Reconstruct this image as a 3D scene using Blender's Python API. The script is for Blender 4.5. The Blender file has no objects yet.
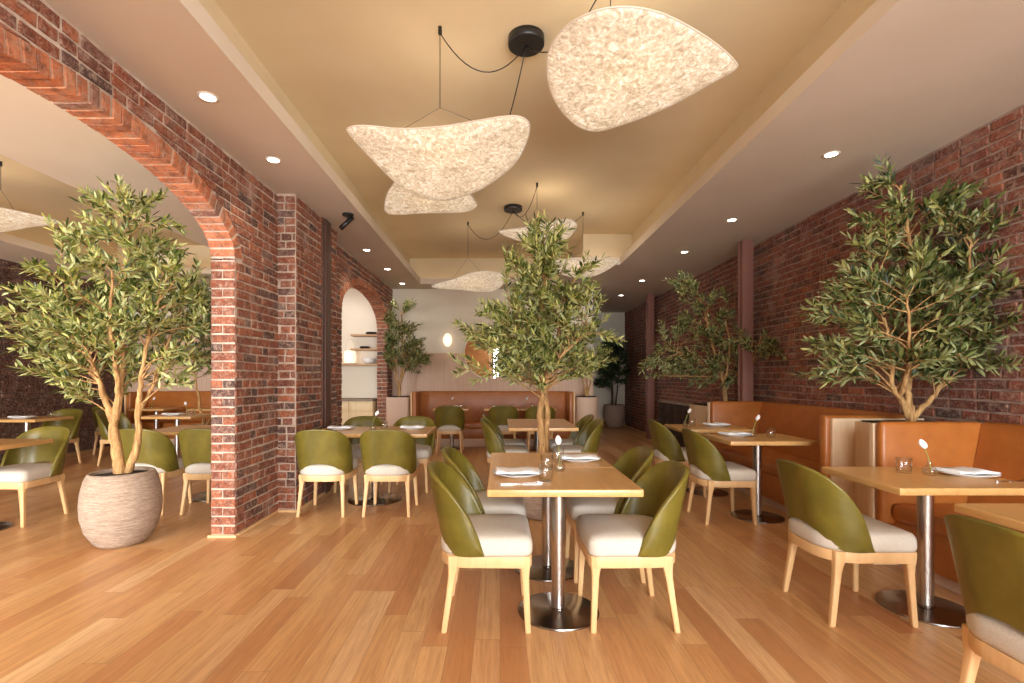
import bpy, bmesh, math, random
from mathutils import Vector, Matrix
from math import sin, cos, pi, radians as R

SC = bpy.context.scene
COL = SC.collection
# ------------------------------------------------------------------ camera
F = 490.0                       # focal length in pixels of a 1024 wide picture
CAMZ = 1.30
cd = bpy.data.cameras.new('camera'); cam = bpy.data.objects.new('camera', cd); COL.objects.link(cam)
cam.location = (0, 0, CAMZ); cam.rotation_euler = (R(90), 0, 0)
cd.sensor_width = 36.0; cd.lens = 36.0 * F / 1024; cd.shift_x = 12 / 1024; cd.shift_y = 36.5 / 1024
cd.clip_start = .05; cd.clip_end = 100
SC.camera = cam
# ------------------------------------------------------------------ view + world
vs = SC.view_settings
SC.display_settings.display_device = 'sRGB'
vs.view_transform = 'Standard'; vs.look = 'None'; vs.gamma = 1.0; vs.exposure = 0.50
vs.use_curve_mapping = False
SC.cycles.use_denoising = True
SC.cycles.max_bounces = 10; SC.cycles.diffuse_bounces = 5; SC.cycles.glossy_bounces = 4
SC.cycles.transparent_max_bounces = 12; SC.cycles.sample_clamp_indirect = 6
W = bpy.data.worlds.new('world'); SC.world = W; W.use_nodes = True
W.node_tree.nodes['Background'].inputs[0].default_value = (.85, .93, 1, 1)
W.node_tree.nodes['Background'].inputs[1].default_value = 1.2

def area(name, loc, rot, sx, sy, power, color):
    l = bpy.data.lights.new(name, 'AREA'); l.shape = 'RECTANGLE'; l.size = sx; l.size_y = sy
    l.energy = power; l.color = color
    o = bpy.data.objects.new(name, l); COL.objects.link(o); o.location = loc; o.rotation_euler = rot
    return o
# daylight arriving through the street windows of the two rooms (the facade is behind the camera)
area('window_daylight_main', (.6, -2.85, 1.75), (R(90), 0, 0), 5.4, 2.6, 980, (.89, .945, 1))
area('window_daylight_left', (-5.0, -2.85, 1.75), (R(90), 0, 0), 4.8, 2.6, 1150, (.92, .96, 1))
area('window_daylight_kitchen', (-2.9, 9.0, 3.0), (0, 0, 0), .8, .8, 5, (1, .96, .9))  # added fill light, unseen under the nook ceiling
LIGHT_DOWN = 12.0
LIGHT_BULB = 3.2

# ------------------------------------------------------------------ mesh builder
class MB:
    def __init__(s): s.v = []; s.f = []; s.mi = []; s.sm = []; s.c = []
    def add(s, vs_, fs, mat=0, col=0., smooth=False):
        b = len(s.v); s.v += [tuple(p) for p in vs_]
        for f in fs:
            s.f.append(tuple(b + i for i in f)); s.mi.append(mat); s.sm.append(smooth); s.c.append(col)
    def box(s, x0, x1, y0, y1, z0, z1, bev=0., mat=0, col=0.):
        if bev <= 0:
            s.add([(x, y, z) for z in (z0, z1) for y in (y0, y1) for x in (x0, x1)],
                  [(0, 2, 3, 1), (4, 5, 7, 6), (0, 1, 5, 4), (2, 6, 7, 3), (0, 4, 6, 2), (1, 3, 7, 5)], mat, col)
            return
        b = bev
        rect = lambda i, z: rrect(x0 + i, x1 - i, y0 + i, y1 - i, max(b - i, b * .3), 3, z)
        loops = [rect(b, z0), rect(b * .3, z0 + b * .3), rect(0, z0 + b), rect(0, z1 - b), rect(b * .3, z1 - b * .3), rect(b, z1)]
        s.loft(loops, mat=mat, col=col, smooth=True)
    def loft(s, loops, mat=0, col=0., smooth=True, cap0=True, cap1=True, closed=True):
        n = len(loops[0]); vs_ = [p for l in loops for p in l]; fs = []
        for k in range(len(loops) - 1):
            for i in range(n if closed else n - 1):
                j = (i + 1) % n
                fs.append((k * n + i, k * n + j, (k + 1) * n + j, (k + 1) * n + i))
        b = len(s.v); s.add(vs_, fs, mat, col, smooth)
        if cap0: s.f.append(tuple(b + i for i in reversed(range(n)))); s.mi.append(mat); s.sm.append(False); s.c.append(col)
        if cap1:
            o = b + (len(loops) - 1) * n
            s.f.append(tuple(o + i for i in range(n))); s.mi.append(mat); s.sm.append(False); s.c.append(col)
    def tube(s, path, radii, n=8, mat=0, col=0., caps=True, closed=False):
        path = [Vector(p) for p in path]; m = len(path)
        if not hasattr(radii, '__len__'): radii = [radii] * m
        loops = []; up = None
        for i in range(m):
            a = path[(i - 1) % m] if (closed or i > 0) else path[i]
            b = path[(i + 1) % m] if (closed or i < m - 1) else path[i]
            d = (b - a)
            d = d.normalized() if d.length > 1e-9 else Vector((0, 0, 1))
            if up is None:
                up = Vector((0, 0, 1)) if abs(d.z) < .9 else Vector((1, 0, 0))
            u = up - d * up.dot(d)
            u = u.normalized() if u.length > 1e-6 else d.orthogonal().normalized()
            w = d.cross(u); up = u
            loops.append([path[i] + (u * cos(2 * pi * k / n) + w * sin(2 * pi * k / n)) * radii[i] for k in range(n)])
        if closed: loops.append(loops[0]); caps = False
        s.loft(loops, mat, col, True, caps, caps)
    def lathe(s, prof, c=(0, 0, 0), n=32, mat=0, col=0., cap0=True, cap1=True, smooth=True):
        s.loft([[(c[0] + r * cos(2 * pi * k / n), c[1] + r * sin(2 * pi * k / n), c[2] + z) for k in range(n)] for r, z in prof],
               mat, col, smooth, cap0, cap1)
    def build(s, name, mats, parent=None, loc=(0, 0, 0), recalc=True, sharp=None):
        me = bpy.data.meshes.new(name)
        me.from_pydata(s.v, [], s.f)
        if not isinstance(mats, (list, tuple)): mats = [mats]
        for m in mats: me.materials.append(m)
        me.polygons.foreach_set('material_index', s.mi)
        me.polygons.foreach_set('use_smooth', s.sm)
        at = me.attributes.new('rnd', 'FLOAT', 'FACE'); at.data.foreach_set('value', s.c)
        if recalc:
            bm = bmesh.new(); bm.from_mesh(me); bmesh.ops.recalc_face_normals(bm, faces=bm.faces); bm.to_mesh(me); bm.free()
        if sharp: me.set_sharp_from_angle(angle=R(sharp))
        me.update()
        o = bpy.data.objects.new(name, me); COL.objects.link(o); o.location = loc
        if parent: o.parent = parent
        return o

def rrect(x0, x1, y0, y1, r, seg, z):
    out = []
    for cx, cy, a0 in ((x1 - r, y1 - r, 0), (x0 + r, y1 - r, 90), (x0 + r, y0 + r, 180), (x1 - r, y0 + r, 270)):
        for k in range(seg + 1):
            a = R(a0 + 90 * k / seg); out.append((cx + r * cos(a), cy + r * sin(a), z))
    return out

def tag(o, label=None, cat=None, group=None, kind=None):
    if label: o['label'] = label
    if cat: o['category'] = cat
    if group: o['group'] = group
    if kind: o['kind'] = kind
    return o
def thing(name, label, cat, loc=(0, 0, 0), rz=0, group=None):
    o = bpy.data.objects.new(name, None); COL.objects.link(o); o.empty_display_size = .1
    o.location = loc; o.rotation_euler = (0, 0, rz)
    return tag(o, label, cat, group)
KIDS = {}
def copy_tree(o, parent=None):
    c = o.copy(); COL.objects.link(c)
    if parent: c.parent = parent
    for ch in [x for x in bpy.data.objects if x.parent == o]: copy_tree(ch, c)
    return c
PROTO = {}
def place(kind, make, label, cat, loc, rz=0, group=None):
    """first call builds the thing, later calls copy it with all its parts"""
    if kind not in PROTO:
        o = make(); PROTO[kind] = o
    else:
        o = copy_tree(PROTO[kind])
    o.location = loc; o.rotation_euler = (0, 0, rz)
    return tag(o, label, cat, group)
def struct(o): o['kind'] = 'structure'; return o

# ------------------------------------------------------------------ materials
def S(r, g, b):
    f = lambda c: (c / 255 / 12.92) if c <= 10 else ((c / 255 + .055) / 1.055) ** 2.4
    return (f(r), f(g), f(b), 1)
class NT:
    def __init__(s, name):
        s.m = bpy.data.materials.new(name); s.m.use_nodes = True; s.t = s.m.node_tree
        s.b = s.t.nodes['Principled BSDF']; s.out = s.t.nodes['Material Output']
    def n(s, typ, **kw):
        nd = s.t.nodes.new(typ)
        for k, v in kw.items():
            if k in nd.inputs: nd.inputs[k].default_value = v
            else: setattr(nd, k, v)
        return nd
    def l(s, a, b): s.t.links.new(a, b)
    def math(s, op, a, b=None):
        nd = s.t.nodes.new('ShaderNodeMath'); nd.operation = op
        for i, x in enumerate((a, b)):
            if x is None: continue
            if isinstance(x, (int, float)): nd.inputs[i].default_value = x
            else: s.l(x, nd.inputs[i])
        return nd.outputs[0]
    def coord(s, scale=(1, 1, 1), rot=(0, 0, 0)):
        tc = s.n('ShaderNodeTexCoord'); mp = s.n('ShaderNodeMapping')
        mp.inputs['Scale'].default_value = scale; mp.inputs['Rotation'].default_value = rot
        s.l(tc.outputs['Object'], mp.inputs[0]); return mp.outputs[0]
    def noise(s, vec, scale, detail=3, rough=.5, dist=0):
        nd = s.n('ShaderNodeTexNoise'); nd.inputs['Scale'].default_value = scale; nd.inputs['Detail'].default_value = detail
        nd.inputs['Roughness'].default_value = rough; nd.inputs['Distortion'].default_value = dist
        if vec is not None: s.l(vec, nd.inputs['Vector'])
        return nd.outputs['Fac']
    def ramp(s, fac, stops, interp='LINEAR'):
        nd = s.n('ShaderNodeValToRGB'); cr = nd.color_ramp; cr.interpolation = interp
        while len(cr.elements) < len(stops): cr.elements.new(.5)
        for e, (p, c) in zip(cr.elements, stops): e.position = p; e.color = c
        s.l(fac, nd.inputs[0]); return nd.outputs[0]
    def mix(s, fac, a, b, blend='MIX'):
        nd = s.n('ShaderNodeMix'); nd.data_type = 'RGBA'; nd.blend_type = blend
        for sk, x in ((nd.inputs[0], fac), (nd.inputs[6], a), (nd.inputs[7], b)):
            if isinstance(x, (int, float, tuple)): sk.default_value = x
            else: s.l(x, sk)
        return nd.outputs[2]
    def bump(s, h, strength=.3, dist=.01):
        nd = s.n('ShaderNodeBump'); nd.inputs['Strength'].default_value = strength; nd.inputs['Distance'].default_value = dist
        s.l(h, nd.inputs['Height']); s.l(nd.outputs[0], s.b.inputs['Normal'])
    def rnd(s):
        nd = s.n('ShaderNodeAttribute'); nd.attribute_name = 'rnd'; return nd.outputs['Fac']
    def base(s, c):
        if isinstance(c, tuple): s.b.inputs['Base Color'].default_value = c
        else: s.l(c, s.b.inputs['Base Color'])
    def set(s, **kw):
        for k, v in kw.items(): s.b.inputs[k.replace('_', ' ')].default_value = v
        return s

def m_plain(name, col, rough=.5, metal=0., spec=.5):
    t = NT(name); t.base(col); t.set(Roughness=rough, Metallic=metal); t.b.inputs['Specular IOR Level'].default_value = spec; return t.m
def m_plaster(name, c1, c2, scale=1.2):
    t = NT(name); v = t.coord()
    t.base(t.ramp(t.noise(v, scale, 5), [(.35, c1), (.7, c2)])); t.set(Roughness=.85)
    t.b.inputs['Specular IOR Level'].default_value = .2
    t.bump(t.noise(v, 60, 4), .12, .004); return t.m
def m_wood(name, c1, c2, axis=0, rough=.45, scale=1., ring=6, bump=.08, spec=.5):
    t = NT(name); sc = [14, 14, 14]; sc[axis] = 1.1
    v = t.coord(tuple(x * scale for x in sc))
    a = t.noise(v, 1.6, 5, .6, .6); b = t.noise(v, ring, 3, .6, .2)
    f = t.math('ADD', t.math('MULTIPLY', a, .7), t.math('MULTIPLY', b, .3))
    t.base(t.ramp(f, [(.32, c1), (.66, c2)])); t.set(Roughness=rough); t.b.inputs['Specular IOR Level'].default_value = spec
    t.bump(b, bump, .002); return t.m
def m_leather(name, c1, c2, rough=.38):
    t = NT(name); v = t.coord()
    t.base(t.ramp(t.noise(v, 7, 5, .6), [(.3, c1), (.7, c2)]))
    t.l(t.math('ADD', t.math('MULTIPLY', t.noise(v, 9, 3), .2), rough - .1), t.b.inputs['Roughness'])
    t.bump(t.noise(v, 220, 2), .12, .001); return t.m
def m_fabric(name, c1, c2):
    t = NT(name); v = t.coord()
    t.base(t.ramp(t.noise(v, 260, 2), [(.3, c1), (.7, c2)])); t.set(Roughness=.95); t.b.inputs['Specular IOR Level'].default_value = .15
    t.bump(t.noise(v, 500, 2), .35, .001); return t.m
def m_metal(name, col, rough=.28, axis=2):
    t = NT(name); sc = [160, 160, 160]; sc[axis] = 1.5
    v = t.coord(tuple(sc)); t.base(col); t.set(Metallic=1.)
    t.l(t.math('ADD', t.math('MULTIPLY', t.noise(v, 1, 3), .14), rough - .05), t.b.inputs['Roughness']); return t.m
def m_emit(name, col, strength):
    t = NT(name); t.base(col); t.b.inputs['Emission Color'].default_value = col; t.b.inputs['Emission Strength'].default_value = strength; return t.m

def m_brick(name, stops, dark=.0):
    t = NT(name); v = t.coord(); r = t.rnd()
    col = t.ramp(r, stops)
    n1 = t.noise(v, 16, 5, .65); n2 = t.noise(v, 70, 4, .6); n3 = t.noise(v, 3.2, 4, .6)
    n4 = t.noise(v, 26, 6, .75, .8)
    col = t.mix(t.ramp(n1, [(.43, (0, 0, 0, 1)), (.68, (.72, .72, .72, 1))]), col, S(74, 50, 44))
    col = t.mix(t.ramp(n2, [(.52, (0, 0, 0, 1)), (.75, (.5, .5, .5, 1))]), col, S(206, 160, 130))
    col = t.mix(t.ramp(n4, [(.50, (0, 0, 0, 1)), (.68, (.8, .8, .8, 1))]), col, S(180, 150, 130))
    col = t.mix(t.ramp(n3, [(.54, (0, 0, 0, 1)), (.76, (.45, .45, .45, 1))]), col, S(184, 158, 140))
    t.base(col); t.set(Roughness=.85); t.b.inputs['Specular IOR Level'].default_value = .25
    t.bump(t.math('ADD', n1, t.math('MULTIPLY', n2, .6)), .7, .012); return t.m
def m_mortar(name, c1, c2):
    t = NT(name); v = t.coord(); t.base(t.ramp(t.noise(v, 9, 5, .6), [(.35, c1), (.65, c2)])); t.set(Roughness=.95)
    t.bump(t.noise(v, 90, 4), .6, .008); return t.m

def m_floor():
    t = NT('oak_floor'); tc = t.n('ShaderNodeTexCoord'); sp = t.n('ShaderNodeSeparateXYZ'); t.l(tc.outputs['Object'], sp.inputs[0])
    PW, PL = .127, 1.35
    xs = t.math('DIVIDE', sp.outputs[0], PW); row = t.math('FLOOR', xs)
    wn = t.n('ShaderNodeTexWhiteNoise'); wn.noise_dimensions = '1D'; t.l(row, wn.inputs['W'])
    ys = t.math('ADD', t.math('DIVIDE', sp.outputs[1], PL), t.math('MULTIPLY', wn.outputs['Value'], 7.3)); idx = t.math('FLOOR', ys)
    cb = t.n('ShaderNodeCombineXYZ'); t.l(row, cb.inputs[0]); t.l(idx, cb.inputs[1])
    w2 = t.n('ShaderNodeTexWhiteNoise'); w2.noise_dimensions = '2D'; t.l(cb.outputs[0], w2.inputs['Vector'])
    rv = w2.outputs['Value']
    base = t.ramp(rv, [(0, S(184, 126, 78)), (.16, S(202, 148, 94)), (.4, S(210, 160, 104)), (.66, S(218, 172, 118)), (.84, S(196, 136, 86)), (1, S(228, 188, 136))])
    # grain, shifted per plank so that it does not run across the joints
    c2 = t.n('ShaderNodeCombineXYZ'); t.l(t.math('MULTIPLY', sp.outputs[0], 26), c2.inputs[0]); t.l(t.math('MULTIPLY', sp.outputs[1], 1.5), c2.inputs[1]); t.l(t.math('MULTIPLY', rv, 90), c2.inputs[2])
    g1 = t.noise(c2.outputs[0], 1.1, 6, .62, 1.3); g2 = t.noise(c2.outputs[0], 4.5, 3, .6, .3)
    col = t.mix(t.ramp(g1, [(.40, (0, 0, 0, 1)), (.72, (.62, .62, .62, 1))]), base, S(168, 116, 74))
    col = t.mix(t.ramp(g2, [(.45, (0, 0, 0, 1)), (.8, (.3, .3, .3, 1))]), col, S(136, 88, 54))
    fx = t.math('FRACT', xs); fy = t.math('FRACT', ys)
    ex = t.math('MINIMUM', fx, t.math('SUBTRACT', 1, fx)); ey = t.math('MINIMUM', fy, t.math('SUBTRACT', 1, fy))
    gap = t.math('MAXIMUM', t.math('LESS_THAN', ex, .007), t.math('LESS_THAN', ey, .0009))
    col = t.mix(t.math('MULTIPLY', gap, .55), col, S(84, 48, 26))
    t.base(col); t.l(t.math('ADD', t.math('MULTIPLY', g2, .16), .27), t.b.inputs['Roughness'])
    t.bump(t.math('SUBTRACT', t.math('MULTIPLY', g2, .12), gap), .18, .004); return t.m

def m_glass(name, tint=(1, 1, 1, 1)):
    t = NT(name); tr = t.n('ShaderNodeBsdfTransparent'); tr.inputs[0].default_value = tint
    gl = t.n('ShaderNodeBsdfGlossy'); gl.inputs['Roughness'].default_value = .03
    lw = t.n('ShaderNodeLayerWeight'); lw.inputs['Blend'].default_value = .5
    fr = t.math('ADD', t.math('MULTIPLY', t.math('POWER', lw.outputs['Facing'], 2.6), .65), .05)
    ms = t.n('ShaderNodeMixShader'); t.l(fr, ms.inputs[0]); t.l(tr.outputs[0], ms.inputs[1]); t.l(gl.outputs[0], ms.inputs[2])
    t.l(ms.outputs[0], t.out.inputs[0]); return t.m
def m_paper():
    t = NT('fibre_paper'); v = t.coord()
    n1 = t.noise(v, 15, 6, .7, 1.8); n2 = t.noise(v, 55, 4, .7, .8)
    f = t.math('ADD', t.math('MULTIPLY', n1, .6), t.math('MULTIPLY', n2, .4))
    col = t.ramp(f, [(.36, S(176, 154, 124)), (.5, S(218, 204, 180)), (.63, S(250, 246, 236))])
    t.base(col); t.set(Roughness=.9); t.b.inputs['Specular IOR Level'].default_value = .1
    t.l(col, t.b.inputs['Emission Color']); t.b.inputs['Emission Strength'].default_value = .46
    tl = t.n('ShaderNodeBsdfTranslucent'); t.l(col, tl.inputs[0])
    ms = t.n('ShaderNodeMixShader'); ms.inputs[0].default_value = .4; t.l(t.b.outputs[0], ms.inputs[1]); t.l(tl.outputs[0], ms.inputs[2])
    t.l(ms.outputs[0], t.out.inputs[0]); return t.m
def m_leaf(name, top, under):
    t = NT(name); r = t.rnd()
    col = t.ramp(r, top); g = t.n('ShaderNodeNewGeometry')
    t.base(t.mix(g.outputs['Backfacing'], col, under)); t.set(Roughness=.42)
    tl = t.n('ShaderNodeBsdfTranslucent'); t.l(col, tl.inputs[0])
    ms = t.n('ShaderNodeMixShader'); ms.inputs[0].default_value = .22; t.l(t.b.outputs[0], ms.inputs[1]); t.l(tl.outputs[0], ms.inputs[2])
    t.l(ms.outputs[0], t.out.inputs[0]); return t.m
def m_panel(name, c1, c2, per=.035, axis=0):
    """fine vertical ribs"""
    t = NT(name); tc = t.n('ShaderNodeTexCoord'); sp = t.n('ShaderNodeSeparateXYZ'); t.l(tc.outputs['Object'], sp.inputs[0])
    fr = t.math('FRACT', t.math('DIVIDE', sp.outputs[axis], per)); tri = t.math('ABSOLUTE', t.math('SUBTRACT', fr, .5))
    sc = [30, 30, 30]; sc[2] = 1.5
    g = t.noise(t.coord(tuple(sc)), 1.2, 4)
    col = t.ramp(g, [(.3, c1), (.7, c2)])
    t.base(t.mix(t.math('MULTIPLY', t.math('GREATER_THAN', tri, .43), .35), col, S(120, 88, 68))); t.set(Roughness=.6); t.bump(tri, -.4, .006); return t.m
def m_pot(name, c1, c2):
    t = NT(name); v = t.coord((5, 5, 70))
    a = t.noise(v, 1.6, 5, .7, .4); b = t.noise(t.coord((30, 30, 160)), 1.2, 3)
    f = t.math('ADD', t.math('MULTIPLY', a, .65), t.math('MULTIPLY', b, .35))
    t.base(t.ramp(f, [(.34, c1), (.64, c2)])); t.set(Roughness=.9); t.b.inputs['Specular IOR Level'].default_value = .2; t.bump(f, .8, .02); return t.m
def m_bark(name, c1, c2):
    t = NT(name); v = t.coord((24, 24, 5)); a = t.noise(v, 1.6, 5, .65, .5)
    t.base(t.ramp(a, [(.34, c1), (.66, c2)])); t.set(Roughness=.85); t.bump(a, .6, .012); return t.m

M = {}
M['plaster_warm'] = m_plaster('warm_plaster', S(208, 192, 172), S(215, 200, 181))
M['plaster_tray'] = m_plaster('tray_plaster', S(203, 182, 148), S(210, 191, 158))
M['plaster_white'] = m_plaster('white_plaster', S(228, 214, 192), S(235, 223, 204))
M['floor'] = m_floor()
ST_RED = [(0, S(82, 52, 43)), (.12, S(124, 68, 48)), (.35, S(152, 84, 56)), (.55, S(128, 70, 51)), (.75, S(168, 97, 64)), (.88, S(108, 75, 66)), (1, S(72, 57, 53))]
ST_DARK = [(0, S(88, 52, 44)), (.2, S(124, 66, 50)), (.45, S(142, 76, 56)), (.65, S(116, 62, 52)), (.82, S(158, 90, 64)), (.93, S(108, 76, 68)), (1, S(78, 58, 54))]
M['brick'] = m_brick('red_brick', ST_RED); M['brick_r'] = m_brick('dark_red_brick', ST_DARK)
M['brick_arch'] = m_brick('orange_arch_brick', [(0, S(160, 92, 62)), (.3, S(196, 118, 76)), (.6, S(182, 104, 68)), (.85, S(206, 132, 90)), (1, S(132, 90, 76))])
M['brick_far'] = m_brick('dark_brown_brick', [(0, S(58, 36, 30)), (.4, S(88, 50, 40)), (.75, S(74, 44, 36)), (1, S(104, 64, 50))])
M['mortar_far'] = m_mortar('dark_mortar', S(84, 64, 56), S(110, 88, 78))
M['mortar'] = m_mortar('lime_mortar', S(170, 144, 124), S(204, 184, 164))
M['mortar_r'] = m_mortar('dusky_mortar', S(142, 114, 100), S(178, 152, 136))
M['oak'] = m_wood('oak_tabletop', S(196, 146, 84), S(216, 170, 108), axis=1, rough=.28)
M['oak_x'] = m_wood('oak_edge', S(206, 160, 98), S(224, 184, 126), axis=0, rough=.35)
M['maple'] = m_wood('pale_beech', S(216, 170, 114), S(232, 192, 138), axis=2, rough=.42, scale=.9)
M['pale_wood'] = m_wood('washed_oak', S(206, 172, 134), S(222, 192, 156), axis=2, rough=.55)
M['shelf_wood'] = m_wood('shelf_wood', S(176, 134, 92), S(196, 156, 112), axis=0, rough=.5)
M['cab_wood'] = m_wood('cabinet_ash', S(222, 190, 140), S(234, 208, 164), axis=2, rough=.5)
M['green'] = m_leather('olive_leather', S(94, 83, 25), S(120, 105, 38))
M['orange'] = m_leather('tan_leather', S(160, 92, 36), S(178, 106, 46), .4)
M['seat'] = m_fabric('oatmeal_fabric', S(196, 185, 168), S(218, 208, 192))
M['steel'] = m_metal('brushed_steel', S(196, 190, 182), .26)
M['steel_flat'] = m_metal('polished_base_steel', S(150, 142, 136), .2, 0)
M['black'] = m_plain('black_metal', S(28, 25, 24), .4)
M['column'] = m_plain('brown_red_paint', S(136, 90, 76), .5)
M['post'] = m_plain('dark_brown_paint', S(92, 64, 54), .5)
M['panel'] = m_panel('ribbed_blush_panel', S(206, 170, 144), S(216, 182, 156))
M['planter'] = m_plain('blush_planter', S(208, 176, 152), .6)
M['plinth'] = m_wood('pale_plinth', S(196, 164, 138), S(208, 178, 152), axis=0, rough=.6)
M['pot'] = m_pot('ribbed_stone_pot', S(140, 115, 96), S(200, 177, 154))
M['pot_dark'] = m_pot('clay_pot', S(150, 122, 106), S(178, 150, 132))
M['soil'] = m_plain('dark_soil', S(40, 34, 26), .95)
M['bark'] = m_bark('olive_bark', S(132, 92, 52), S(208, 163, 104))
M['bark_d'] = m_bark('dark_bark', S(62, 48, 38), S(92, 72, 56))
M['leaf'] = m_leaf('olive_leaf', [(0, S(40, 52, 22)), (.3, S(88, 100, 40)), (.65, S(144, 148, 66)), (1, S(222, 214, 134))], S(178, 180, 116))
M['leaf_r'] = m_leaf('dark_olive_leaf', [(0, S(34, 46, 22)), (.35, S(68, 82, 38)), (.7, S(112, 120, 58)), (1, S(192, 188, 116))], S(156, 160, 106))
M['leaf_d'] = m_leaf('ficus_leaf', [(0, S(28, 40, 24)), (.6, S(44, 60, 34)), (1, S(70, 86, 48))], S(90, 106, 66))
M['paper'] = m_paper()
M['rim'] = m_plain('pale_rim', S(214, 196, 174), .5)
M['lens'] = m_emit('lit_lens', (1, .93, .82, 1), 9)
M['trimwhite'] = m_plain('white_trim', S(228, 214, 196), .5)
M['mirror'] = m_plain('mirror_glass', (.92, .92, .92, 1), .01, 1.)
M['glass'] = m_glass('clear_glass', (.98, .985, .985, 1))
M['china'] = m_plain('white_china', S(236, 234, 230), .25)
M['napkin'] = m_fabric('white_linen', S(232, 232, 232), S(246, 246, 246))
M['petal'] = m_plain('white_petal', S(246, 240, 236), .5)
M['stem'] = m_plain('flower_stem', S(150, 150, 70), .5)
M['cutlery'] = m_plain('cutlery_steel', S(205, 200, 196), .18, 1.)
M['stone'] = m_plaster('grey_stone', S(140, 124, 108), S(160, 144, 128), 8)
M['darkwood'] = m_wood('dark_walnut', S(48, 34, 28), S(66, 48, 40), axis=1, rough=.5)
M['sconce'] = m_emit('glowing_sconce', (1, .84, .6, 1), .9)
M['shade'] = m_emit('glowing_shade', (1, .86, .66, 1), .55)
M['led'] = m_emit('led_strip', (1, .80, .50, 1), 3.0)
M['windowframe'] = m_plain('dark_window_frame', S(40, 36, 34), .5)
M['bulb'] = m_emit('bulb', (1, .9, .74, 1), 1.0)

# ------------------------------------------------------------------ room shell
XL, XLB, XR = -2.165, -2.355, 3.42
YB, ZC, ZT = 9.85, 3.09, 3.64
XLL, YF, YFAR = -7.5, -2.5, 13.4
mb = MB(); mb.box(XLL - .1, XR + .1, YF - .1, YFAR + .1, -.06, 0); struct(mb.build('floor', M['floor']))

def poly_tray(mb, outline, off, zs, zl, zt, shelf):
    """lip, cove shelf, cove walls and raised ceiling of one tray"""
    n = len(outline)
    for i in range(n):
        a, b = outline[i], outline[(i + 1) % n]; c, d = off[i], off[(i + 1) % n]
        mb.add([(a[0], a[1], zs), (b[0], b[1], zs), (b[0], b[1], zl), (a[0], a[1], zl)], [(0, 1, 2, 3)], 0)
        t = .05 / .25
        ai = (a[0] + (c[0] - a[0]) * t, a[1] + (c[1] - a[1]) * t); bi = (b[0] + (d[0] - b[0]) * t, b[1] + (d[1] - b[1]) * t)
        mb.add([(a[0], a[1], zl), (b[0], b[1], zl), (bi[0], bi[1], zl), (ai[0], ai[1], zl)], [(0, 1, 2, 3)], 0)
        mb.add([(ai[0], ai[1], zl), (bi[0], bi[1], zl), (bi[0], bi[1], shelf), (ai[0], ai[1], shelf)], [(0, 1, 2, 3)], 0)
        mb.add([(ai[0], ai[1], shelf), (bi[0], bi[1], shelf), (d[0], d[1], shelf), (c[0], c[1], shelf)], [(0, 1, 2, 3)], 0)
        mb.add([(c[0], c[1], shelf), (d[0], d[1], shelf), (d[0], d[1], zt), (c[0], c[1], zt)], [(0, 1, 2, 3)], 1)
    mb.add([(x, y, zt) for x, y in off], [tuple(range(n))], 1)
def led_ring(outline, off, z, label, skip=()):
    m = MB(); n = len(outline)
    P = [(a[0] + (c[0] - a[0]) * .42, a[1] + (c[1] - a[1]) * .42) for a, c in zip(outline, off)]
    for i in range(n):
        if i in skip: continue
        a, b = P[i], P[(i + 1) % n]
        m.tube([(a[0], a[1], z), (b[0], b[1], z)], .008, 6)
    return tag(m.build('cove_light_strip', M['led']), label, 'light strip')
OUT = [(-1.52, -1), (1.893, -1), (1.893, 7.73), (1.10, 7.73), (1.10, 9.33), (-1.52, 9.33)]
OFF = [(-1.77, -1.25), (2.143, -1.25), (2.143, 7.98), (1.35, 7.98), (1.35, 9.58), (-1.77, 9.58)]
mb = MB()
def soffit(mb, x0, x1, y0, y1): mb.add([(x0, y0, ZC), (x1, y0, ZC), (x1, y1, ZC), (x0, y1, ZC)], [(0, 1, 2, 3)], 0)
soffit(mb, XL - .1, -1.52, YF, YB); soffit(mb, 1.893, XR + .05, YF, YFAR)
soffit(mb, -1.52, 1.893, YF, -1); soffit(mb, -1.52, 1.10, 9.33, YB + .1); soffit(mb, 1.10, 1.893, 7.73, YFAR)
poly_tray(mb, OUT, OFF, ZC, 3.20, ZT, 3.13)
# the slab above, closing the plenum
mb.add([(XLL, YF, 3.8), (XR + .05, YF, 3.8), (XR + .05, YFAR, 3.8), (XLL, YFAR, 3.8)], [(0, 1, 2, 3)], 0)
struct(mb.build('ceiling', [M['plaster_warm'], M['plaster_tray']], recalc=False))
led_ring(OUT, OFF, 3.155, 'warm light strip hidden in the cove of the large main ceiling tray')
OUT2 = [(-6.5, 1.6), (-4.0, 1.6), (-4.0, 8.4), (-6.5, 8.4)]; OFF2 = [(-6.75, 1.35), (-3.75, 1.35), (-3.75, 8.65), (-6.75, 8.65)]
mb = MB()
soffit(mb, XLL, -6.5, YF, YB); soffit(mb, -4.0, XLB + .1, YF, YB); soffit(mb, -6.5, -4.0, YF, 1.6); soffit(mb, -6.5, -4.0, 8.4, YB)
poly_tray(mb, OUT2, OFF2, ZC, 3.20, ZT, 3.13)
struct(mb.build('ceiling_left_room', [M['plaster_white'], M['plaster_tray']], recalc=False))
led_ring(OUT2, OFF2, 3.155, 'warm light strip hidden in the cove of the left room ceiling tray')

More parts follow.
